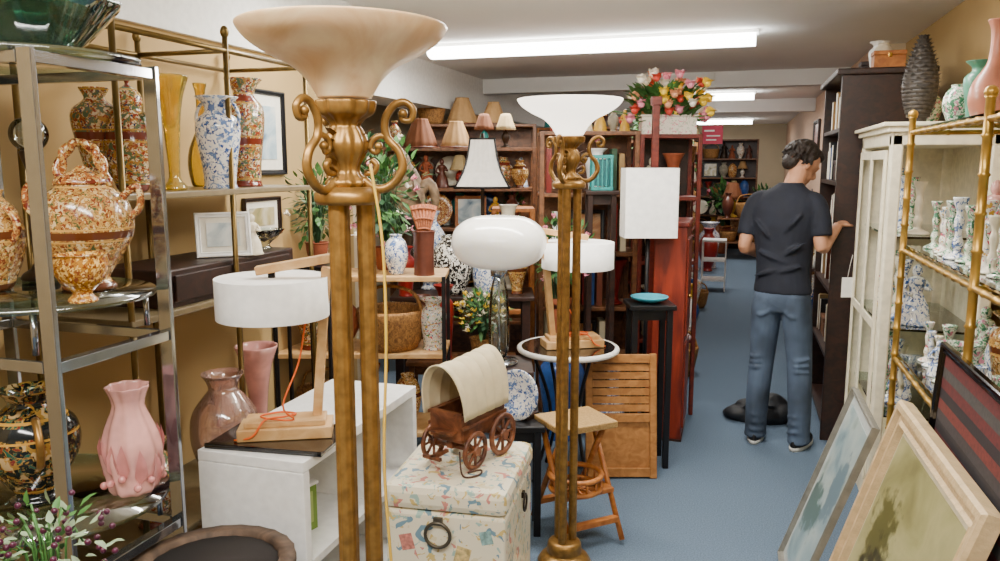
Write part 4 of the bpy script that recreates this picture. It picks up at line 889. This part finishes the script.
p=at(712,145,7.9); b.build('pink_sign',[P('pink_card','#d8405f',.6),WHITE],loc=p,rz=0,label='pink card sign hanging on strings above the aisle',cat='sign')
sg=MB(); sg.tube([(p.x,p.y,p.z+.19),(p.x,p.y,2.5)],.002,seg=5)
sg.build('sign_string',WHITE,label='thin white string holding the pink sign',cat='string')
# ================================================================= right side
bk=thing('dark_bookcase','tall dark wooden bookcase open to the aisle','bookcase',(.745,5.20,0)); w,d,H=.235,.46,2.08
MB().bx(-w,w,-d,-d+.03,0,H).build('side_panel',DARKW,bk,bevel=.003); MB().bx(-w,w,d-.03,d,0,H).build('side_panel',DARKW,bk,bevel=.003)
MB().bx(w-.012,w,-d+.031,d-.031,0,H-.04).build('back_panel',DARKW,bk); MB().bx(-w-.03,w,-d-.02,d+.02,H,H+.035).build('cornice',DARKW,bk,bevel=.008)
bz=[.1,.5,.88,1.2,1.5,1.8]
for z in bz:
    MB().bx(-w+.005,w-.013,-d+.031,d-.031,z-.022,z).build('shelf_board',DARKW,bk)
for z in bz[1:]:
    fill((.62,4.80),(.62,5.62),z+.001,.18,.24,['book','book','book','book','book','vase','box'],'on the dark bookcase','books on the dark bookcase',rz=pi/2,jit=.005)
fill((.76,4.8),(.76,5.6),H+.036,.12,.2,['vase','box'],'on top of the dark bookcase','ornaments on top of the bookcase')
shelving('aisle_shelf','dark shelf standing beyond the bookcase',.62,.95,5.75,6.6,[.3,.7,1.1,1.5],DARKW,back='x')
for z in(.3,.7,1.1,1.5): fill((.72,5.8),(.72,6.55),z+.001,.2,.3,['vase','box','plate','figurine'],'on the dark shelf beyond','antiques beyond the bookcase',rz=-pi/2)
wc=thing('cream_display_cabinet','cream painted glass display cabinet','cabinet',(.845,4.25,0)); w,d,H=.22,.44,1.78
for a in(-1,1):
    for c in(-1,1): MB().box((a*(w-.025),c*(d-.03),(H-.1)/2+.1),(.05,.06,H-.2)).build('corner_post',CREAM,wc,bevel=.008)
MB().box((0,0,.05),(2*w,2*d,.1)).build('plinth',CREAM,wc,bevel=.006)
b=MB(); b.box((0,0,H-.07),(2*w,2*d,.06)).box((-.01,0,H-.03),(2*w+.02,2*d+.03,.025)).box((-.02,0,H-.009),(2*w+.04,2*d+.05,.018)); b.build('cornice',CREAM,wc,bevel=.004)
MB().bx(w-.012,w,-d+.06,d-.06,.1,H-.1).build('back_panel',CREAM,wc); MB().bx(-w+.05,w-.05,d-.02,d-.008,.1,H-.1).build('side_panel',CREAM,wc)
for z in(.45,.86,1.28): MB().bx(-w+.03,w-.02,-d+.035,d-.035,z-.01,z).build('shelf',SHELFG,wc)
b=MB(); 
for y_ in(-.36,.02,.36): b.bx(-w-.012,-w-.001,y_-.02,y_+.02,.12,H-.12)
for z_ in(.14,.86,H-.14): b.bx(-w-.011,-w-.001,-.36,.36,z_-.02,z_+.02)
b.build('door_frame',CREAM,wc,bevel=.002)
WP=[(FLORALW,'white floral porcelain'),(GRNP,'green floral porcelain'),(GRNP,'green floral porcelain'),(GRNP,'green floral porcelain'),(FLORALW,'white floral porcelain'),(BWP,'blue and white porcelain'),(IVORY,'ivory glazed')]
GRG=P('green_glaze','#4f8a72',.3,noise=.25)
for z in(.45,.86,1.28): fill((.78,3.92),(.78,4.6),z+.001,.24,.31,['candlestick','candlestick','figurine','candlestick'],'in the cream display cabinet','porcelain in the display cabinet',pal=WP,jit=.03)
o=MB()
o.lathe([(.001,0),(.04,0),(.035,.02),(.05,.05)],seg=20)
for i in range(20):
    z=.045+.0175*i; r=.078*math.sin(pi*(.22+.75*i/19))+.006
    for k in range(10):
        a=2*pi*(k+.5*(i%2))/10; o.leaf((r*.8*math.cos(a),r*.8*math.sin(a),z),(math.cos(a)*.5,math.sin(a)*.5,1),.03,.035,0,.6)
    o.cyl((0,0,z-.011),r*.92,.024,seg=12)
o.build('pinecone_finial',P('dark_pine','#3a342f',.5,noise=.6,nscale=60),loc=(.775,4.10,1.781),label='tall dark carved pinecone finial on the cabinet',cat='finial')
vase('ovoid',.16,.05,GRNP,(.86,4.28,1.781),'green floral vase on the cabinet')
b=MB(); b.box((0,0,-.06),(.06,.003,.11)); b.tube([(0,0,-.005),(.01,0,.07),(.02,0,.12)],.0015,seg=4); b.build('price_tag',WHITEM,loc=(.585,4.60,.99),rz=YAW,label='white paper price tag hanging from the cabinet',cat='tag')
be=thing('bamboo_etagere','gold bamboo style etagere with glass shelves','shelf',(.82,2.42,0)); w,d,H=.19,1.0,1.76
BAM=P('gold_bamboo','#b78f40',.3,.65,noise=.25,nscale=15)
def bamboo(mb,a,b_,r=.013):
    a=Vector(a); b_=Vector(b_); L_=(b_-a).length; n=max(2,int(L_/.1)); pts=[];rr=[]
    for i in range(n+1):
        for dt,rs in((-.06,1),(0,1.35),(.06,1)):
            t=min(1,max(0,(i+dt)/n)); pts.append(a.lerp(b_,t)); rr.append(r*rs)
    q=[pts[0]];r2=[rr[0]]
    for p_,x in zip(pts[1:],rr[1:]):
        if (p_-q[-1]).length>1e-5: q.append(p_); r2.append(x)
    mb.tube(q,r2,seg=10)
for a in(-1,1):
    for c in(-1,0,1):
        b=MB(); bamboo(b,(a*w,c*d,0),(a*w,c*d,H+.02),.0125); b.sph((a*w,c*d,H+.03),.018); b.build('bamboo_post',BAM,be)
for z in(.42,.84,1.28,1.74):
    for a in(-1,1): b=MB(); bamboo(b,(a*w,-d,z-.02),(a*w,d,z-.02),.009); b.build('rail',BAM,be)
    for c in(-1,0,1): b=MB(); bamboo(b,(-w,c*d,z-.02),(w,c*d,z-.02),.009); b.build('rail',BAM,be)
    MB().bx(-w+.012,w-.012,-d,d,z-.008,z).build('glass_shelf',SHELFG,be)
WP2=WP+[(TEAL,'teal glazed'),(GRNP,'green floral porcelain'),(IMARI,'red and blue porcelain'),(SATSU,'gold patterned porcelain'),(ROSE,'rose glazed')]
for z in(.84,1.28):
    fill((.72,1.95),(.72,3.38),z+.001,.13,.22,['candlestick','figurine','candlestick','candlestick','vase','teapot','candlestick'],'on the bamboo etagere','ornaments on the bamboo etagere',pal=WP,jit=.01,gap=.015)
    fill((.89,1.95),(.89,3.38),z+.001,.17,.29,['vase','figurine','candlestick','candlestick'],'on the bamboo etagere','ornaments on the bamboo etagere',pal=WP2,jit=.01,gap=.02,rz=-.8)
fill((.90,2.95),(.90,3.4),1.742,.12,.2,['vase','teapot'],'on the top of the etagere','ornaments on top of the etagere',pal=[(TEAL,'teal glazed'),(GRG,'green glazed')])
vase('bottle',.30,.07,P('peach_glaze','#c07a60',.3,noise=.25,nscale=10),(.75,2.86,1.742),'peach glazed bottle vase on top of the etagere')
vase('tall',.20,.05,GRG,(.76,3.06,1.742),'green glazed vase on top of the etagere')
vase('urn',.24,.08,FLORALW,(.90,2.65,1.742),'white floral urn on top of the etagere')
vase('ovoid',.14,.05,GRNP,(.74,3.24,1.742),'small green floral pot on top of the etagere')
def lean(name,label,bot,top,ydir,w,b_,mats,depth,matte=0,cat='picture'):
    bot=Vector(bot); top=Vector(top); ez=(top-bot); h=ez.length; ez.normalize(); ex=Vector(ydir).normalized(); ex=(ex-ez*ex.dot(ez)).normalized(); ey=ez.cross(ex)
    org=bot+ex*w/2
    M=Matrix(((ex.x,ey.x,ez.x,org.x),(ex.y,ey.y,ez.y,org.y),(ex.z,ey.z,ez.z,org.z),(0,0,0,1)))
    return framed(name,label,w,h,b_,mats,M,depth=depth,matte=matte,cat=cat)
GRF=P('silver_grey_frame','#8c897f',.4,.4,noise=.15)
lean('leaning_painting','silver grey framed misty blue landscape print leaning on the shelf',(.235,3.22,.01),(.475,3.22,.735),(0,-1,0),.5,.02,[GRF,PAINT('misty_landscape',['#566b76','#7f9498','#9eaaa6','#66796c'],5,blob=[(-.12,.3,1,1.6,.16,'#50645f'),(.1,.45,1.5,1,.12,'#60747c')]),P('grey_mat','#a3a8a5',.8)],.025,.035)
GFR=P('carved_gold_frame','#cdb084',.5,.15,noise=.12,nscale=25,bump=.35,bscale=70)
lean('leaning_painting','ornate cream gold framed tree painting leaning on the shelf',(.31,2.70,.01),(.560,2.70,.84),(.03,-1,0),.85,.075,[GFR,PAINT('tree_painting',['#6f6a44','#8c8858','#a8a272','#969066'],4,blob=[(-.17,.50,1.3,1,.14,'#5c5a30'),(-.13,.30,2,1,.2,'#2e2a14'),(.02,.16,.6,2,.14,'#4d4a28')]),P('linen_liner','#cbbfa2',.8)],.045,.015)
TXT=STRIPE('woven_textile',['#6a1e1e','#6a1e1e','#1e151c','#3a3438','#7a2c26','#241a20','#6a1e1e','#4a4642'],'Z',4)
lean('leaning_textile','black framed red striped woven textile leaning on the shelf',(.545,2.56,.01),(.610,2.56,1.075),(0,-1,0),.8,.03,[BLACKG,TXT],.018,0,cat='textile')
# ================================================================= person
def person():
    C=Vector((.24,4.62,0)); rz=math.radians(-16)
    o=thing('person','person in navy t-shirt and jeans standing browsing a bookcase','person',C,rz); o.scale=(.95,.97,1)
    def rem(ob,v,it=5):
        m=ob.modifiers.new('remesh','REMESH'); m.mode='VOXEL'; m.voxel_size=v; m.use_smooth_shade=True
        m=ob.modifiers.new('smooth','SMOOTH'); m.factor=.5; m.iterations=it
    b=MB()
    b.loft([(0.015,0,.82,.1,.08),(.015,0,.9,.14,.09),(.01,.0,1.02,.12,.08),(0,.01,1.15,.125,.085),(0,.02,1.30,.15,.09),(.005,.03,1.40,.145,.075),(.012,.04,1.45,.1,.06),(.02,.055,1.49,.06,.055)],seg=24)
    b.tube([(.018,.05,1.44),(.032,.08,1.50),(.045,.115,1.555)],[.062,.057,.056],n=3,seg=14)
    hm=Matrix.Translation((.058,.15,1.60))@Matrix.Rotation(math.radians(-46),4,'Z')@Matrix.Rotation(math.radians(-40),4,'X')
    b.sph((0,-.01,.02),(.078,.096,.102),M=hm,seg=24,rg=16); b.sph((0,.03,-.05),(.058,.066,.068),M=hm,seg=18,rg=12)
    b.tube([(0,.085,.02),(0,.108,-.012),(0,.092,-.025)],[.008,.013,.011],M=hm,n=3,seg=8)
    b.tube([(-.022,.085,-.055),(0,.092,-.055),(.022,.085,-.055)],.007,M=hm,n=2,seg=8); b.sph((0,.08,-.09),(.022,.02,.018),M=hm)
    for s in(-1,1):
        b.sph((s*.081,-.005,-.01),(.01,.018,.03),M=hm,seg=10,rg=8); b.tube([(s*.015,.085,.03),(s*.045,.077,.032)],.007,M=hm,seg=8); b.sph((s*.03,.078,.012),(.012,.008,.008),M=hm,seg=8,rg=6)
    for s in(-1,1):
        b.loft([(s*.125+.03,-.01,.04,.035,.045),(s*.125+.03,-.01,.1,.035,.04),(s*.12+.028,-.02,.3,.05,.055),(s*.11+.025,.0,.48,.05,.055),(s*.095+.02,.0,.68,.065,.07),(s*.08+.015,0,.86,.075,.08),(s*.07+.015,0,.93,.07,.075)],seg=16)
    def arm(sh,el,wr,dirh,s):
        b.tube([sh,Vector(sh).lerp(Vector(el),.5),el,Vector(el).lerp(Vector(wr),.35),wr],[.048,.044,.038,.038,.026],n=4,seg=14)
        wr=Vector(wr); dh=Vector(dirh).normalized(); side=dh.cross(Vector((0,0,1))).normalized()*s; dn=Vector((0,0,-1))
        b.tube([wr,wr+dh*.03,wr+dh*.075,wr+dh*.09],[.022,.03,.036,.03],n=3,seg=12,sq=(1,.6))
        for k,(off,ln) in enumerate([(-.027,.062),(-.009,.074),(.009,.07),(.026,.055)]):
            base=wr+dh*.085+side*off
            b.tube([base,base+dh*ln*.5+dn*.004,base+dh*ln*.8+dn*ln*.3,base+dh*ln*.75+dn*ln*.65],[.0095,.009,.0085,.0065],n=3,seg=8)
        tb=wr+dh*.03-side*.026; b.tube([tb,tb-side*.022+dh*.02+dn*.008,tb-side*.025+dh*.05+dn*.018],[.012,.010,.008],n=3,seg=8)
    arm((-.165,.03,1.39),(-.212,-.03,1.14),(-.16,.17,1.07),(.45,1,.05),1)
    arm((.175,.03,1.39),(.222,-.01,1.15),(.27,.17,1.26),(.3,1,.2),-1)
    ob=b.build('body',SKIN,o); rem(ob,.0065,3)
    b=MB()
    b.loft([(.015,0,.885,.166,.118),(.015,0,.91,.165,.118),(.01,0,1.0,.152,.112),(.005,.01,1.13,.160,.117),(0,.015,1.26,.185,.125),(0,.02,1.35,.197,.116),(.003,.028,1.41,.180,.1),(.008,.038,1.45,.128,.085),(.014,.048,1.478,.085,.072),(.018,.055,1.497,.068,.068)],seg=28)
    b.tube([(-.10,.03,1.40),(-.155,.025,1.385),(-.193,.008,1.31),(-.208,-.012,1.20)],[.055,.062,.058,.056],n=5,seg=16)
    b.tube([(.10,.03,1.40),(.160,.028,1.385),(.200,.012,1.31),(.218,0,1.21)],[.055,.062,.058,.056],n=5,seg=16)
    for (xa,za,xb,zb_) in((-.13,.98,.02,1.03),(.14,1.05,-.02,1.0),(-.12,1.12,.06,1.06),(.15,1.18,.03,1.10),(-.15,1.3,-.03,1.18),(.12,1.33,.02,1.22)):   # folds across the back
        b.tube([(xa,-.085,za),((xa+xb)/2,-.108,(za+zb_)/2),(xb,-.102,zb_)],[.006,.014,.006],n=4,seg=8)
    ob=b.build('t_shirt',P('navy_cotton','#121623',.85,noise=.15,nscale=12,bump=.35,bscale=14),o); rem(ob,.008,4)
    b=MB()
    b.loft([(.015,0,.78,.12,.1),(.015,0,.84,.158,.118),(.015,0,.92,.155,.111),(.015,0,.965,.148,.105)],seg=24)
    for s in(-1,1):
        b.loft([(s*.128+.03,-.015,.035,.066,.088),(s*.127+.03,-.015,.08,.062,.08),(s*.125+.03,-.02,.2,.065,.08),(s*.118+.027,-.01,.35,.069,.08),(s*.108+.024,.005,.5,.072,.082),(s*.096+.02,.0,.66,.081,.097),(s*.084+.015,-.005,.8,.087,.113),(s*.076+.015,0,.88,.083,.111)],seg=18)
        cx=s*.12+.028
        for q in range(3): b.tube([(cx-.056,-.05,.09+q*.045),(cx,-.095,.10+q*.045+.012*s),(cx+.056,-.05,.085+q*.045)],[.006,.013,.006],n=4,seg=8)
        for q in range(3): b.tube([(cx-.06,-.04,.44+q*.035),(cx-.005,-.082,.455+q*.03),(cx+.056,-.04,.45+q*.04)],[.005,.011,.005],n=4,seg=8)
        b.tube([(s*.03+.015,-.1,.80),(s*.09+.015,-.113,.765),(s*.15+.015,-.07,.78)],[.006,.013,.006],n=4,seg=8)
    ob=b.build('jeans',P('blue_denim','#414e60',.9,noise=.55,nscale=5,bump=.5,bscale=18),o); rem(ob,.008,3)
    for s in(-1,1):
        b=MB(); M=Matrix.Translation((s*.13+.03,0,0))@Matrix.Rotation(-s*.15,4,'Z')
        b.loft([(0,.03,.02,.046,.135),(0,.03,.045,.047,.132),(0,.01,.07,.043,.1),(0,-.03,.095,.038,.055),(0,-.035,.11,.03,.04)],mi=0,M=M)
        b.loft([(0,.03,0,.048,.14),(0,.03,.022,.05,.142)],mi=1,M=M,n=1)
        b.build('shoe',[BLACK,P('white_rubber','#b5b5b0',.6)],o)
    b=MB()
    b.sph((0,-.028,.038),(.083,.094,.094),M=hm,seg=24,rg=16); b.sph((0,.03,.09),(.062,.060,.032),M=hm,seg=18,rg=10); b.sph((0,-.072,-.03),(.062,.042,.062),M=hm,seg=18,rg=12)
    g=random.Random(5)
    for k in range(150):
        v=Vector((g.gauss(0,1),g.gauss(-.6,1),g.gauss(.4,.8))).normalized()
        if v.y>.55 or v.z<-.55: continue
        q=Vector((v.x*.08,v.y*.09-.03,v.z*.09+.03)); e_=q+Vector((v.x*.02+g.uniform(-.02,.02),-.012,-.028)); b.tube([tuple(q),tuple((q+e_)/2+v*.008),tuple(e_)],[.009,.008,.004],M=hm,seg=5,n=2)
    ob=b.build('hair',P('dark_hair','#21160f',.55,noise=.5,nscale=80,bump=.6,bscale=150),o); rem(ob,.0045,1)
person()
b=MB()
b.loft([(0,0,0,.20,.13),(0,0,.03,.215,.14),(.03,0,.08,.17,.12),(.06,.01,.125,.11,.08),(.08,0,.16,.05,.04),(.08,0,.17,.02,.02)],seg=28)
b.sph((-.12,-.06,.045),(.09,.07,.045)); b.sph((.02,-.1,.05),(.1,.06,.05)); b.sph((.14,-.03,.06),(.07,.08,.06)); b.sph((-.05,-.02,.09),(.09,.06,.04))
b.tube([(-.1,-.08,.08),(-.04,-.13,.13),(.06,-.12,.12),(.1,-.06,.1)],.010,n=5,seg=8)
bg=b.build('black_bag',P('black_nylon','#17181c',.6,noise=.3,bump=.8,bscale=14),loc=(.17,5.05,0),label='crumpled black cloth bag on the carpet behind the feet',cat='bag')
m_=bg.modifiers.new('remesh','REMESH'); m_.mode='VOXEL'; m_.voxel_size=.01; m_.use_smooth_shade=True
# ================================================================= camera / world
cam=bpy.data.cameras.new('camera'); co=bpy.data.objects.new('camera',cam); bpy.context.scene.collection.objects.link(co)
cam.sensor_width=36; cam.lens=36*F/1000; cam.clip_start=.02; co.location=(0,0,EYE); co.rotation_euler=(pi/2-PIT,0,YAW)
bpy.context.scene.camera=co
wd=bpy.data.worlds.new('world'); bpy.context.scene.world=wd; wd.use_nodes=True; wd.node_tree.nodes['Background'].inputs[0].default_value=(1,.95,.88,1); wd.node_tree.nodes['Background'].inputs[1].default_value=.3
